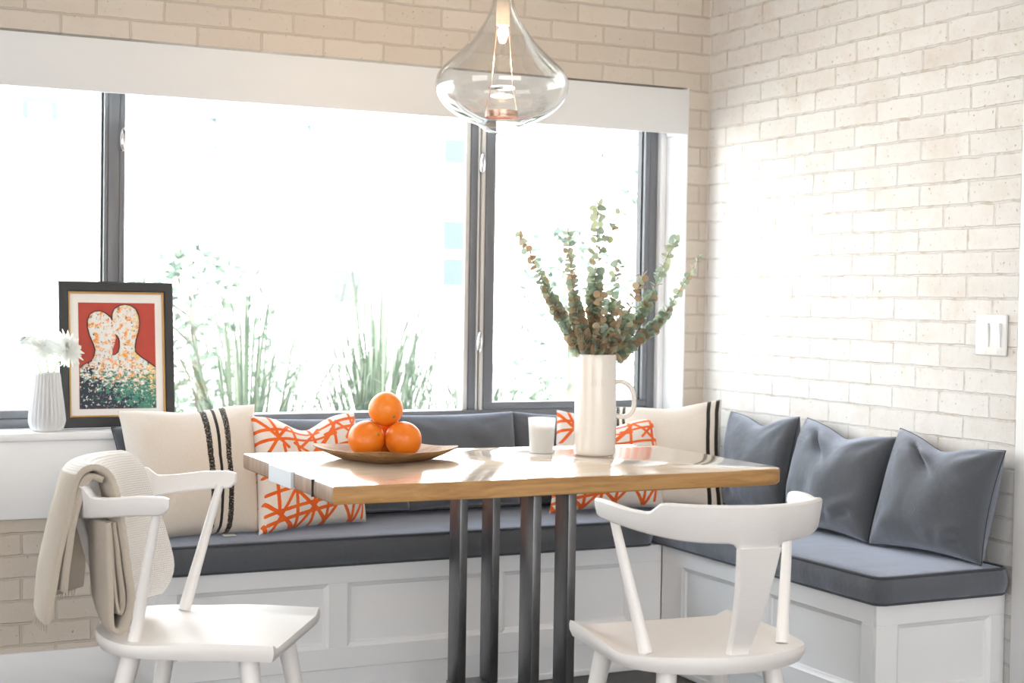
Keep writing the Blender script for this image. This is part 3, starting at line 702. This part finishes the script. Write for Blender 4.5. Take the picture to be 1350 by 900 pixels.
# throw blanket over the left chair's crest rail
def throw():
    t = thing('throw_blanket', 'folded oatmeal throw with white knit face draped over the left chair back', 'blanket', LC, LR)
    def ribbon(ctrl_near, ctrl_far, xa, xb, th, mats, nseg=40, nx=12, seed=0, name='layer', knit=None):
        near = spline([(0, a, c) for a, c in ctrl_near], nseg); far = spline([(0, a, c) for a, c in ctrl_far], nseg)
        b = B(); rows = []
        for k in range(nx + 1):
            f = k / nx; x = lerp(xa, xb, f); arc = YC - math.sqrt(max(.004, RB ** 2 - x * x)) * 1.02
            row = []
            for i in range(nseg):
                p = near[i].lerp(far[i], f); hang = max(0, .76 - p.z)
                y = arc - p.y; w = .005 * hang / .2 * math.sin(f * 9 + seed * 2 + p.z * 8) + .003 * noise.noise(Vector((f * 4, p.z * 12, seed)))
                row.append(Vector((x + .018 * hang / .25 * noise.noise(Vector((p.z * 3, seed, 1))), y + w, p.z)))
            rows.append(row)
        # thickness: offset along profile normal in the (y,z) plane
        def nrm(row, i):
            d = row[min(i + 1, nseg - 1)] - row[max(i - 1, 0)]; return Vector((0, -d.z, d.y)).normalized()
        o = [[b.verts.new(r[i] + nrm(r, i) * th * .5) for i in range(nseg)] for r in rows]; q = [[b.verts.new(r[i] - nrm(r, i) * th * .5) for i in range(nseg)] for r in rows]
        eo = [b.verts.new(rows[0][i] + Vector((.004, 0, 0))) for i in range(nseg)]
        for k in range(nx):
            for i in range(nseg - 1):
                b.faces.new((o[k][i], o[k][i + 1], o[k + 1][i + 1], o[k + 1][i])).material_index = 0 if knit is None or knit[0] <= i <= knit[1] else 1
                b.faces.new((q[k][i], q[k + 1][i], q[k + 1][i + 1], q[k][i + 1])).material_index = 1
            for i in (0, nseg - 1): b.faces.new((o[k][i], o[k + 1][i], q[k + 1][i], q[k][i])).material_index = 1
        for i in range(nseg - 1):
            b.faces.new((o[0][i], o[0][i + 1], eo[i + 1], eo[i])).material_index = 1; b.faces.new((eo[i], eo[i + 1], q[0][i + 1], q[0][i])).material_index = 1
            b.faces.new((o[nx][i], q[nx][i], q[nx][i + 1], o[nx][i + 1])).material_index = 1
        obj(name, b, mats, t, local=True, angle=60)
    K, T = M['knit'], M['throw_tan']
    # (d, z): d outward from the rail's centre line (positive = behind the chair)
    ribbon([(.098, .475), (.088, .56), (.068, .67), (.046, .76), (.028, .805), (-.008, .818), (-.045, .79), (-.062, .70), (-.078, .60), (-.088, .52), (-.075, .470), (-.052, .468), (-.042, .51), (-.036, .60), (-.030, .70)],
           [(.095, .50), (.085, .58), (.064, .68), (.044, .76), (.026, .805), (-.008, .818), (-.050, .79), (-.088, .70), (-.118, .62), (-.128, .55), (-.100, .495), (-.060, .496), (-.042, .53), (-.036, .61), (-.030, .70)],
           .185, -.118, .014, [K, T], 64, 16, 1, 'outer_layer', knit=(17, 44))
    ribbon([(-.050, .70), (-.061, .60), (-.066, .53), (-.058, .502), (-.049, .53), (-.045, .60), (-.041, .69)], [(-.050, .70), (-.060, .61), (-.065, .55), (-.058, .525), (-.049, .55), (-.045, .61), (-.041, .69)], .182, -.105, .008, [T, T], 40, 10, 2, 'inner_fold')
    ribbon([(.064, .545), (.055, .62), (.045, .70), (.026, .775), (.006, .798), (-.020, .792)], [(.060, .56), (.052, .63), (.044, .70), (.026, .775), (.006, .798), (-.020, .792)], .188, -.08, .013, [T, T], 30, 10, 3, 'inner_layer')
    # fringe along the back hem
    b = B()
    for k in range(34):
        x = lerp(.18, -.112, k / 33); arc = YC - math.sqrt(RB ** 2 - x * x) * 1.02; f = k / 33; d = lerp(.098, .095, f); z = lerp(.475, .50, f)
        p = Vector((x, arc - d, z + .005)); tube(b, [p, p + Vector((random.uniform(-.004, .004), -.004, -.012)), p + Vector((random.uniform(-.008, .008), -.005, -.028))], [.002, .0018, .001], 5)
    obj('fringe', b, T, t, local=True)
throw()

# ------------------------------------------------------------------ pendant lamp
PC = Vector((-1.312, -1.0, 0)); k_ = 1 / 496
def pz(y): return 1.656 + (168 - y) / 462
pd = thing('pendant_lamp', 'clear blown glass pendant lamp hanging over the table', 'lamp', (PC.x, PC.y, 1.62))
prof = [(.0245, pz(-420)), (.0245, pz(-60)), (.0245, pz(-5)), (.027, pz(8)), (.033, pz(22)), (.046, pz(37)), (.066, pz(51)), (.092, pz(66)), (.120, pz(79)), (.148, pz(91)), (.166, pz(100)), (.1755, pz(109)), (.178, pz(117)), (.175, pz(126)), (.165, pz(136)), (.148, pz(145)), (.122, pz(154)), (.092, pz(161)), (.064, pz(166)), (.050, pz(171)), (.034, pz(175)), (.016, pz(177)), (.004, pz(177.5))]
pr = spline([(r, 0, z) for r, z in prof], 90)
b = B(); lathe(b, [(p.x, p.z) for p in pr], PC, 64); lathe(b, [(max(.003, p.x - .004), p.z) for p in pr], PC, 64)
obj('glass_shade', b, M['bulbglass'], pd, angle=80)
b = B(); lathe(b, [(.041, pz(149)), (.044, pz(149)), (.044, pz(157)), (.041, pz(157)), (.041, pz(149))], PC, 48); obj('rim_ring', b, M['copper'], pd)
b = B(); tube(b, [PC + Vector((0, 0, pz(-440))), PC + Vector((0, 0, pz(20)))], .008, 16); lathe(b, [(.001, pz(14)), (.016, pz(14)), (.018, pz(22)), (.018, pz(44)), (.001, pz(44))], PC, 24); obj('socket', b, M['socket'], pd)
b = B(); lathe(b, [(.001, pz(44)), (.010, pz(45)), (.013, pz(50)), (.013, pz(58)), (.009, pz(64)), (.001, pz(66))], PC, 24); obj('light_bulb', b, M['bulb'], pd)
b = B()
for s in (-1, 1): tube(b, [PC + Vector((s * .016 * .9, s * -.016 * .4, pz(44))), PC + Vector((s * .030 * .9, s * -.030 * .4, pz(120))), PC + Vector((s * .043 * .9, s * -.043 * .4, pz(150)))], .0012, 6)
obj('support_wire', b, M['copper'], pd)
b = B(); lathe(b, [(.001, pz(118)), (.034, pz(119)), (.036, pz(121)), (.001, pz(122))], PC, 32); obj('diffuser_disc', b, M['jar'], pd)
b = B(); lathe(b, [(.001, 2.75), (.06, 2.75), (.06, 2.725), (.001, 2.72)], PC, 32); obj('canopy', b, M['white'], pd)
lamp('pendant_bulb_light', 'POINT', (PC.x, PC.y, pz(92)), 12, (1, .72, .46), shadow_soft_size=.03)

# ------------------------------------------------------------------ things on the table
ZT = zt1 + .0006
# pitcher
pt = thing('pitcher', 'tall cream ceramic pitcher with side handle holding eucalyptus', 'pitcher', (-.968, -.925, ZT))
PX = Vector((-.968, -.925, ZT))
b = B()
lathe(b, [(.001, 0), (.054, 0), (.0575, .003), (.059, .010), (.0595, .03), (.0595, .10), (.0585, .18), (.0575, .26), (.0578, .281), (.0565, .284), (.053, .281), (.052, .26), (.053, .10), (.053, .02), (.001, .018)], PX, 56)
obj('body', b, M['ceramic'], pt, angle=50)
b = B(); hd = Vector((.8978, -.4402, 0))
pts = spline([PX + hd * .054 + Vector((0, 0, .205)), PX + hd * .075 + Vector((0, 0, .207)), PX + hd * .100 + Vector((0, 0, .190)), PX + hd * .110 + Vector((0, 0, .150)), PX + hd * .102 + Vector((0, 0, .120)), PX + hd * .080 + Vector((0, 0, .108)), PX + hd * .054 + Vector((0, 0, .112))], 30)
tube(b, pts, .0085, 12, flat=.8); obj('handle', b, M['ceramic'], pt)
# raised emblem: a small relief on the front
b = B(); fd = Vector((-.4402, -.8978, 0)); ta = Vector((.8978, -.4402, 0))
for k in range(7):
    a0 = -.35 + k * .115; pp = []
    for q in range(5):
        a = a0 + .03 * math.sin(q * 1.9 + k); z = .195 + .018 * (q / 4) * (1 if k % 2 else .6)
        d = fd * math.cos(a) + ta * math.sin(a); pp.append(PX + d * .0585 + Vector((0, 0, z)))
    tube(b, pp, .0011, 6)
obj('relief_mark', b, M['ceramic'], pt)
# eucalyptus sprigs
def sprig(tip, base, bendv, nleaf, r0, r1, dry, label, seed, side=None):
    rnd = random.Random(seed)
    base = Vector(base); tip = Vector(tip); mid = base.lerp(tip, .5) + Vector(bendv)
    t = thing('eucalyptus_sprig', label, 'sprig', base, group='eucalyptus sprigs in the pitcher')
    P = spline([base, base.lerp(mid, .6), mid, tip], 40)
    b = B(); tube(b, P, [lerp(.0028, .0010, i / 39) for i in range(40)], 6)
    lv = B(); i0 = 0
    paths = [(P, 1.0, int(nleaf * 1.5))]
    if side:
        for (f, tipb, nl) in side:
            s = P[int(f * 39)]; Q = spline([s, s.lerp(Vector(tipb), .5) + Vector((0, 0, -.008)), Vector(tipb)], 20); tube(b, Q, [lerp(.0016, .0007, i / 19) for i in range(20)], 6); paths.append((Q, .75, nl))
    obj('stem', b, M['euc_stem'], t)
    def leaf(p, dirv, up, r, dryleaf):
        y = dirv.normalized(); x = up.cross(y).normalized(); z = x.cross(y); n = 10
        c = lv.verts.new(p + y * r * 1.0 - z * r * .12)
        ring = []
        for k in range(n):
            a = 2 * PI * k / n; yy = r * (1 - math.cos(a)) * (1.0 + .08 * math.cos(a)); xx = r * .92 * math.sin(a)
            ring.append(lv.verts.new(p + y * yy + x * xx + z * r * .10 * math.cos(2 * a) * rnd.uniform(.6, 1.3)))
        for k in range(n): f = lv.faces.new((c, ring[k], ring[(k + 1) % n])); f.material_index = 1 if dryleaf else 0
    for Q, sc, nl in paths:
        nq = len(Q)
        for k in range(nl):
            f = (k + .7) / nl; f = f if Q is not P else .10 + .90 * f
            i = min(nq - 2, int(f * (nq - 1))); p = Q[i].lerp(Q[i + 1], f * (nq - 1) - i); tg = (Q[i + 1] - Q[i]).normalized()
            a0 = (k % 2) * PI / 2 + rnd.uniform(-.4, .4) + seed
            ex = tg.cross(Vector((.3, .9, .1))).normalized(); ey = tg.cross(ex)
            r = (1.0 + .38 * f) * lerp(r0, r1, f) * sc * rnd.uniform(.85, 1.15)
            for s in (0, PI) if f > .75 else (0, PI, PI / 2, -PI / 2):
                d = ex * math.cos(a0 + s) + ey * math.sin(a0 + s) + tg * rnd.uniform(.1, .7)
                up = tg * .35 + Vector((rnd.gauss(0, .6), rnd.gauss(0, .8), rnd.gauss(0, .35)))
                pr_ = dry[0] if f < .45 else dry[1] if f < .8 else dry[2]
                leaf(p, d, up, r, rnd.random() < pr_ * .95)
    o = obj('leaves', lv, [M['euc'], M['euc_dry']], t, angle=80)
bz = 1.0
sprig((-.978, -.94, 1.470), (-.972, -.925, bz), (-.005, 0, 0), 30, .0145, .010, (.45, .22, .02), 'tallest eucalyptus sprig, standing straight up from the middle of the pitcher', 1, [(.82, (-.915, -.96, 1.452), 4)])
sprig((-1.190, -.87, 1.378), (-.990, -.920, bz), (-.020, 0, .03), 27, .0130, .007, (.5, .25, .75), 'eucalyptus sprig reaching furthest left over the window, brown at its tip', 2)
sprig((-1.095, -.98, 1.395), (-.985, -.935, bz), (-.02, 0, .01), 24, .0130, .006, (.5, .3, .1), 'thin tipped eucalyptus sprig second from the left, upright and pale', 3)
sprig((-1.050, -.90, 1.335), (-.980, -.915, bz), (-.015, 0, 0), 24, .0125, .007, (.6, .5, .75), 'browned eucalyptus sprig just left of the tallest sprig', 4)
sprig((-.900, -.92, 1.310), (-.965, -.915, bz), (.008, 0, 0), 22, .0135, .008, (.55, .25, .05), 'short green eucalyptus sprig just right of the tallest sprig', 5)
sprig((-.830, -.95, 1.275), (-.958, -.930, bz), (.010, 0, 0), 20, .0135, .008, (.6, .4, .7), 'short browning eucalyptus sprig leaning right, below the long right hand sprig', 6)
sprig((-.695, -.90, 1.385), (-.952, -.920, bz), (.025, 0, -.01), 28, .0140, .009, (.4, .12, .0), 'long green eucalyptus sprig leaning right towards the window frame', 7)
sprig((-.610, -.90, 1.330), (-.948, -.930, bz), (.030, 0, -.02), 30, .0140, .006, (.45, .10, .05), 'eucalyptus sprig reaching furthest right, across the window jamb', 8)
sprig((-1.000, -1.00, 1.21), (-.978, -.945, bz), (0, -.01, 0), 18, .0115, .008, (.65, .6, .5), 'low dense eucalyptus sprig filling the front of the bunch above the rim', 9)
sprig((-.925, -.985, 1.19), (-.962, -.945, bz), (0, -.01, 0), 18, .0115, .008, (.75, .7, .6), 'low dried eucalyptus sprig at the right front of the pitcher rim', 10)

# wooden dish with four oranges
DC = Vector((-1.580, -.870, ZT))
ds = thing('wooden_dish', 'shallow square wooden dish with upturned corners under the oranges', 'dish', DC)
def dish():
    b = B(); n = 64; rings = []
    ang0 = math.radians(-26.1)
    def R(a, k):       # soft square with pointed ears
        c = abs(math.cos(2 * (a - ang0))); return k * (.79 + .21 * c ** 2.2)
    def ring(k, z, ear):
        return [DC + Vector((R(a, k) * math.cos(a), R(a, k) * math.sin(a) * 1.0, z + ear * abs(math.cos(2 * (a - ang0))) ** 4)) for a in [2 * PI * i / n for i in range(n)]]
    rings = [ring(.001, 0, 0), ring(.11, .0, 0), ring(.128, .004, 0), ring(.165, .016, .004), ring(.195, .028, .008), ring(.196, .031, .008), ring(.190, .031, .008), ring(.160, .021, .004), ring(.125, .010, 0), ring(.10, .007, 0), ring(.001, .0065, 0)]
    ring_loft(b, rings, close_ends=False); obj('bowl', b, M['dish'], ds, angle=50)
dish()
def orange(loc, label, r, rot):
    t = thing('orange', label, 'orange', loc, group='oranges on the wooden dish')
    b = B(); bmesh.ops.create_uvsphere(b, u_segments=40, v_segments=24, radius=r)
    for v in b.verts:
        f = v.co.z / r; v.co.z *= .965; pole = math.exp(-((1 - abs(f)) / .02)); v.co.z -= math.copysign(.03 * r * pole, f)
        v.co += v.co.normalized() * noise.noise(v.co * 25 + Vector(loc) * 9) * .0016
    Mr = Matrix.Rotation(rot[0], 4, 'X') @ Matrix.Rotation(rot[1], 4, 'Y')
    b.transform(Mr); obj('fruit', b, M['orange'], t, local=True)
    b = B(); lathe(b, [(.0005, r * .945), (.004, r * .945), (.0035, r * .955), (.0005, r * .96)], n=10); b.transform(Mr); obj('stem_scar', b, M['orange_tip'], t, local=True)
ro = .0495; zo = ZT + .0095 + ro * .965
A1, A2, A3 = Vector((-1.633, -.900, zo)), Vector((-1.545, -.945, zo)), Vector((-1.548, -.846, zo))
tr = Vector((.8978, -.4402, 0)); fw = Vector((.4402, .8978, 0))
c0 = DC + fw * -.01; A1 = c0 - tr * .048 - fw * .028; A2 = c0 + tr * .050 - fw * .026; A3 = c0 + tr * .0 + fw * .060
for v in (A1, A2, A3): v.z = zo
A4 = c0 + fw * .0; A4.z = zo + .0785
orange(A1, 'front left orange of the three at the bottom of the pile on the dish', ro, (1.2, .4)); orange(A2, 'front right orange at the bottom of the pile on the dish', ro, (-.6, .9)); orange(A3, 'orange at the back of the pile, glimpsed between the two front ones', ro, (.3, -.5)); orange(A4, 'single orange balanced on top of the pile on the dish', .0465, (2.0, .2))

# candle in a white glass
CP = Vector((-1.088, -.830, ZT))
cj = thing('candle_jar', 'white candle in a clear glass tumbler left of the pitcher', 'candle', CP)
b = B(); lathe(b, [(.001, 0), (.031, 0), (.0335, .003), (.0365, .05), (.0395, .098), (.0385, .099), (.0365, .097), (.034, .05), (.031, .008), (.001, .007)], CP, 40); obj('glass', b, M['milky'], cj)
b = B(); lathe(b, [(.001, .008), (.030, .008), (.0333, .05), (.0350, .075), (.032, .073), (.001, .070)], CP, 36); obj('wax', b, M['wax'], cj)
b = B(); tube(b, [CP + Vector((0, 0, .070)), CP + Vector((.001, 0, .078)), CP + Vector((.003, 0, .083))], .0012, 6); obj('wick', b, M['blackart'], cj)

# ------------------------------------------------------------------ things on the sill
SZ = .7785
VC = Vector((-2.315, .036, SZ))
vs = thing('fluted_vase', 'small white fluted vase on the window sill left of the picture', 'vase', VC)
b = B(); nf = 24
def fl(r, z, a):
    w = sstep(.0, .02, z) * sstep(.182, .172, z) if z < .182 else 0
    w = min(1, z / .03) * (1 - sstep(.168, .176, z)); return r * (1 + .085 * w * (abs(math.sin(a * nf / 2)) * 2 - 1.5))
vp = spline([(.040, 0, .0), (.0475, 0, .008), (.0525, 0, .028), (.0515, 0, .05), (.047, 0, .09), (.0415, 0, .13), (.0375, 0, .165), (.0365, 0, .176)], 40)
lathe(b, [(.001, 0)] + [(p.x, p.z) for p in vp], VC, 208, flute=fl); lathe(b, [(.0365, .176), (.034, .177), (.033, .172), (.034, .12), (.04, .05), (.001, .02)], VC, 208); obj('vase_body', b, M['vase'], vs, angle=60)
def mum(c, d, r, label, seed, basep):
    rnd = random.Random(seed); c = Vector(c); d = Vector(d).normalized()
    t = thing('chrysanthemum', label, 'flower', basep, group='white flowers in the fluted vase')
    b = B(); tube(b, spline([Vector(basep), Vector(basep).lerp(c, .5) + Vector((0, 0, .008)), c - d * .012], 14), .0022, 8); obj('stem', b, M['green'], t)
    ex = d.orthogonal().normalized(); ey = d.cross(ex); b = B()
    for L, (n, tilt, rr) in enumerate(((22, -.25, 1.0), (22, .05, 1.0), (20, .35, .92), (18, .65, .8), (14, .95, .62), (10, 1.25, .45))):
        for k in range(n):
            a = 2 * PI * (k + .5 * (L % 2)) / n + rnd.uniform(-.12, .12); tl = tilt + rnd.uniform(-.15, .15); rad = ex * math.cos(a) + ey * math.sin(a)
            o = rad * math.cos(tl) + d * math.sin(tl); s = rad.cross(d); ln = r * rr * rnd.uniform(.85, 1.1); w = r * .10; up = o.cross(s)
            pts = [(0.1, .5), (.45, 1), (.8, 1), (1.0, .15)]
            vl = [b.verts.new(c + o * ln * f - s * w * g + up * r * .18 * f * f) for f, g in pts]; vr_ = [b.verts.new(c + o * ln * f + s * w * g + up * r * .18 * f * f) for f, g in pts]; vm = [b.verts.new(c + o * ln * f + up * (r * .18 * f * f - r * .03)) for f, g in pts]
            for i in range(3): b.faces.new((vl[i], vm[i], vm[i + 1], vl[i + 1])); b.faces.new((vm[i], vr_[i], vr_[i + 1], vm[i + 1]))
    bmesh.ops.create_icosphere(b, subdivisions=2, radius=r * .22, matrix=Matrix.Translation(c + d * r * .12)); obj('flower_head', b, M['petal'], t, angle=80)
    b = B()
    for k in range(2):
        p = Vector(basep).lerp(c, .35 + .2 * k); o = Vector((rnd.uniform(-1, 1), rnd.uniform(-.8, .2), .25)).normalized(); s = o.cross(Vector((0, 0, 1))).normalized()
        pts = [(0, .1), (.3, .9), (.55, .5), (.75, .8), (1, .1)]
        vl = [b.verts.new(p + o * .034 * f - s * .008 * g) for f, g in pts]; vr_ = [b.verts.new(p + o * .034 * f + s * .008 * g) for f, g in pts]
        for i in range(4): b.faces.new((vl[i], vr_[i], vr_[i + 1], vl[i + 1]))
    obj('leaf', b, M['green'], t)
vb = VC + Vector((0, 0, .165))
mum((-2.330, .020, 1.030), (-.1, -.6, .6), .050, 'large white chrysanthemum at the centre of the vase', 3, vb + Vector((.004, -.006, 0)))
mum((-2.262, .010, 1.028), (.55, -.5, .35), .060, 'white chrysanthemum leaning right in front of the black frame', 5, vb + Vector((.014, 0, 0)))
mum((-2.382, .045, 1.052), (-.5, -.2, .6), .044, 'smaller white chrysanthemum leaning left over the sill', 8, vb + Vector((-.014, .004, 0)))

# framed picture
FW, FH, FT = .352, .452, .022
fr = thing('framed_picture', 'black framed painting of two speckled figures on red, leaning on the window', 'picture', (-2.092, .088, SZ + .0025), 0, rx=-math.radians(7.0))
def frame_ring(o, i, y0, y1, name, m, cz=FH / 2):
    b = B(); ow, oh = o; iw, ih = i; rings = []
    def rect(w, h, y): return [Vector((-w / 2, y, cz - h / 2)), Vector((w / 2, y, cz - h / 2)), Vector((w / 2, y, cz + h / 2)), Vector((-w / 2, y, cz + h / 2))]
    e = .0025
    ring_loft(b, [rect(ow, oh, y1), rect(ow, oh, y0 + e), rect(ow - 2 * e, oh - 2 * e, y0), rect(iw + 2 * e, ih + 2 * e, y0), rect(iw, ih, y0 + e), rect(iw, ih, y1)], closed=True)
    return obj(name, b, m, fr, local=True, angle=30)
px = FW / 156.5
frame_ring((FW, FH), (FW - .056, FH - .062), -.012, .012, 'frame', M['black'])
frame_ring((FW - .056, FH - .062), (FW - .068, FH - .074), -.009, .010, 'gold_fillet', M['gold'])
b = B(); box(b, (-FW / 2 + .03, .002, .03), (FW / 2 - .03, .006, FH - .03)); obj('mat_board', b, M['mat'], fr, local=True, smooth=False)
AW, AH = .236, .330; AX0, AZ0 = -AW / 2 + .002, FH / 2 - AH / 2 - .004
def art(px_, py_): return (AX0 + (px_ - 163) / 439 * AW, AZ0 + AH - (py_ - 160) / 580 * AH)
b = B(); box(b, (AX0, .0008, AZ0), (AX0 + AW, .002, AZ0 + AH)); aw = obj('canvas', b, M['redart'], fr, local=True, smooth=False)
fig = [(164, 739), (168, 515), (185, 500), (230, 480), (246, 455), (255, 420), (246, 390), (226, 345), (213, 300), (213, 260), (226, 225), (255, 208), (290, 205), (320, 218), (345, 240), (354, 255), (353, 225), (365, 195), (395, 175), (430, 168), (465, 175), (492, 195), (508, 230), (512, 270), (505, 320), (490, 360), (483, 400), (486, 430), (520, 460), (560, 485), (600, 515), (601, 739)]
b = B(); vv = [b.verts.new((*[art(*p)[0]], .0003, art(*p)[1])) for p in fig]; [b.faces.new([vv[i] for i in tri]) for tri in tessellate_polygon([[v.co for v in vv]])]
g_ = bmesh.ops.extrude_face_region(b, geom=list(b.faces)); bmesh.ops.translate(b, verts=[x for x in g_['geom'] if isinstance(x, bmesh.types.BMVert)], vec=(0, .0004, 0))
obj('painted_figures', b, M['figure'], aw, local=True, smooth=False)
gap = [(372, 335), (384, 345), (393, 370), (393, 405), (385, 430), (368, 444), (351, 446), (354, 415), (366, 385), (373, 355)]
b = B(); vv = [b.verts.new((art(*p)[0], -.0003, art(*p)[1])) for p in gap]; [b.faces.new([vv[i] for i in tri]) for tri in tessellate_polygon([[v.co for v in vv]])]
g_ = bmesh.ops.extrude_face_region(b, geom=list(b.faces)); bmesh.ops.translate(b, verts=[x for x in g_['geom'] if isinstance(x, bmesh.types.BMVert)], vec=(0, .0005, 0))
obj('painted_gap', b, M['redart'], aw, local=True, smooth=False)
b = B()
for path in (fig[1:16], fig[15:31], gap[:7]):
    tube(b, [(art(*p)[0], -.0004, art(*p)[1]) for p in path], .0044, 6, flat=.3)
obj('painted_outline', b, M['blackart'], aw, local=True)
b = B(); box(b, (-.03, .012, .10), (.03, .016, FH - .1)); obj('easel_back', b, M['black'], fr, local=True, smooth=False)

# ------------------------------------------------------------------ outside
b = B(); box(b, (-25, .28, -.35), (25, 30, -.25)); obj('ground', b, M['ground'], smooth=False, kind='structure')
bd = thing('building', 'white rendered building across the garden, bleached by sun', 'building', (0, 7.3, -.25))
b = B(); box(b, (-14, 7.02, -.25), (14, 9, 6.5)); obj('wall', b, M['render_wall'], bd, smooth=False)
def bwindow(x0, x1, z0, z1, m='bwin', bars=True):
    b = B(); t_ = .05 if bars else .02
    box(b, (x0, 6.97, z0), (x0 + t_, 7.03, z1)); box(b, (x1 - t_, 6.97, z0), (x1, 7.03, z1)); box(b, (x0 + t_, 6.972, z0), (x1 - t_, 7.03, z0 + t_)); box(b, (x0 + t_, 6.972, z1 - t_), (x1 - t_, 7.03, z1))
    if bars: box(b, (x0 + t_, 6.972, (z0 + z1) / 2 - .03), (x1 - t_, 7.03, (z0 + z1) / 2 + .03))
    o = obj('window', b, M[m], bd, smooth=False)
    b = B(); box(b, (x0 + t_ + .001, 7.0, z0 + t_ + .001), (x1 - t_ - .001, 7.015, z1 - t_ - .001)); obj('blind', b, M['render_wall'], o, smooth=False)
bwindow(-1.38, -1.12, 2.08, 2.64); bwindow(.01, .08, 2.32, 2.57, bars=False); bwindow(.70, .84, 2.44, 2.56, bars=False)
def bsolid(x0, x1, z0, z1, m, name='window'):
    b = B(); box(b, (x0, 6.98, z0), (x1, 7.03, z1), .004); obj(name, b, M[m], bd, smooth=False)
bsolid(2.0, 2.26, 2.32, 2.52, 'bwin'); bsolid(2.0, 2.28, 1.60, 1.84, 'bwin'); bsolid(2.0, 2.28, 1.30, 1.53, 'bwin')
bsolid(-1.9, -1.10, 1.28, 1.56, 'bgrey', 'grey_panel'); bsolid(1.05, 1.28, 1.15, 1.42, 'bgrey', 'grey_panel')

def grass(x, y, h, n, spread, label, seed, mat='grass', droop=.5, w=.010, z0=-.25):
    rnd = random.Random(seed); b = B()
    for _ in range(int(n * 1.5)):
        a = rnd.uniform(0, 2 * PI); L = h * rnd.uniform(.55, 1.1); out = spread * rnd.uniform(.2, 1.0); d = Vector((math.cos(a), math.sin(a), 0)); s = Vector((-d.y, d.x, 0)); p0 = Vector((x, y, z0)) + d * rnd.uniform(0, .30)
        prev = None
        for i in range(7):
            f = i / 6; p = p0 + d * out * (f ** 1.7) + Vector((0, 0, L * (f - droop * f ** 3))); ww = w * (1 - f * .92) * (.6 + .4 * min(1, f * 4))
            q = (b.verts.new(p - s * ww), b.verts.new(p + s * ww))
            if prev: b.faces.new((prev[0], prev[1], q[1], q[0]))
            prev = q
    o = obj('ornamental_grass', b, M[mat]); tag(o, label, 'plant'); return o
grass(-.95, 2.6, 2.56, 130, 0.94, 'grass clump outside at the left of the middle pane, right of the picture', 11)
grass(-.15, 2.9, 2.94, 150, 1.06, 'tall arching grass clump outside the middle pane, above the lattice pillow', 12, droop=.6)
grass(.55, 3.2, 1.99, 110, 0.88, 'low grass clump outside the middle pane, above the oranges', 13)
grass(1.05, 3.0, 1.80, 100, 0.75, 'low grass clump outside beside the middle mullion', 14)
grass(-1.75, 2.4, 1.90, 90, 0.75, 'grass clump outside the left pane behind the flowers', 15)
grass(1.55, 2.7, 1.99, 130, 0.75, 'grass clump outside the right pane, left of the pitcher', 16)
grass(2.15, 2.9, 2.18, 120, 0.75, 'grass clump outside the right pane behind the eucalyptus', 17)
def tree(x, y, z0, z1, r, n, label, seed):
    rnd = random.Random(seed); t = thing('small_tree', label, 'tree', (x, y, -.25))
    b = B(); tube(b, spline([(x, y, -.25), (x + .05, y, lerp(-.25, z1, .4)), (x - .03, y, lerp(-.25, z1, .85))], 14), [lerp(.05, .015, i / 13) for i in range(14)], 8)
    for k in range(6):
        p = Vector((x, y, lerp(z0, z1, .1 + .12 * k))); a = rnd.uniform(0, 2 * PI); tube(b, [p, p + Vector((math.cos(a) * r * .5, math.sin(a) * r * .5, .2)), p + Vector((math.cos(a) * r * .8, math.sin(a) * r * .8, .35))], [.012, .008, .003], 6)
    obj('trunk', b, M['bark'], t)
    b = B()
    for _ in range(n):
        f = rnd.random(); rr = r * math.sqrt(max(.05, 1 - (2 * f - 1) ** 2)) * rnd.uniform(.3, 1.05); a = rnd.uniform(0, 2 * PI); p = Vector((x + rr * math.cos(a), y + rr * math.sin(a), lerp(z0, z1, f)))
        if noise.noise(p * 2.2 + Vector((seed, 0, 0))) < -.12: continue
        o = Vector((rnd.gauss(0, 1), rnd.gauss(0, 1), rnd.gauss(0, .6))).normalized(); s = o.orthogonal().normalized(); L = rnd.uniform(.05, .10); ww = L * .28
        v = [b.verts.new(p), b.verts.new(p + o * L * .5 - s * ww), b.verts.new(p + o * L), b.verts.new(p + o * L * .5 + s * ww)]; b.faces.new(v)
    obj('crown', b, M['shrub'], t)
tree(2.75, 4.3, .9, 2.6, .75, 1800, 'pale leafy tree outside the right pane, above the eucalyptus', 21)
tree(2.0, 4.8, .2, 1.7, .5, 900, 'loose pale shrub outside the right pane, left of the tallest sprig', 22)
tree(-.75, 4.4, .1, 1.45, .6, 1100, 'loose pale shrub outside the middle pane, right of the picture', 23)
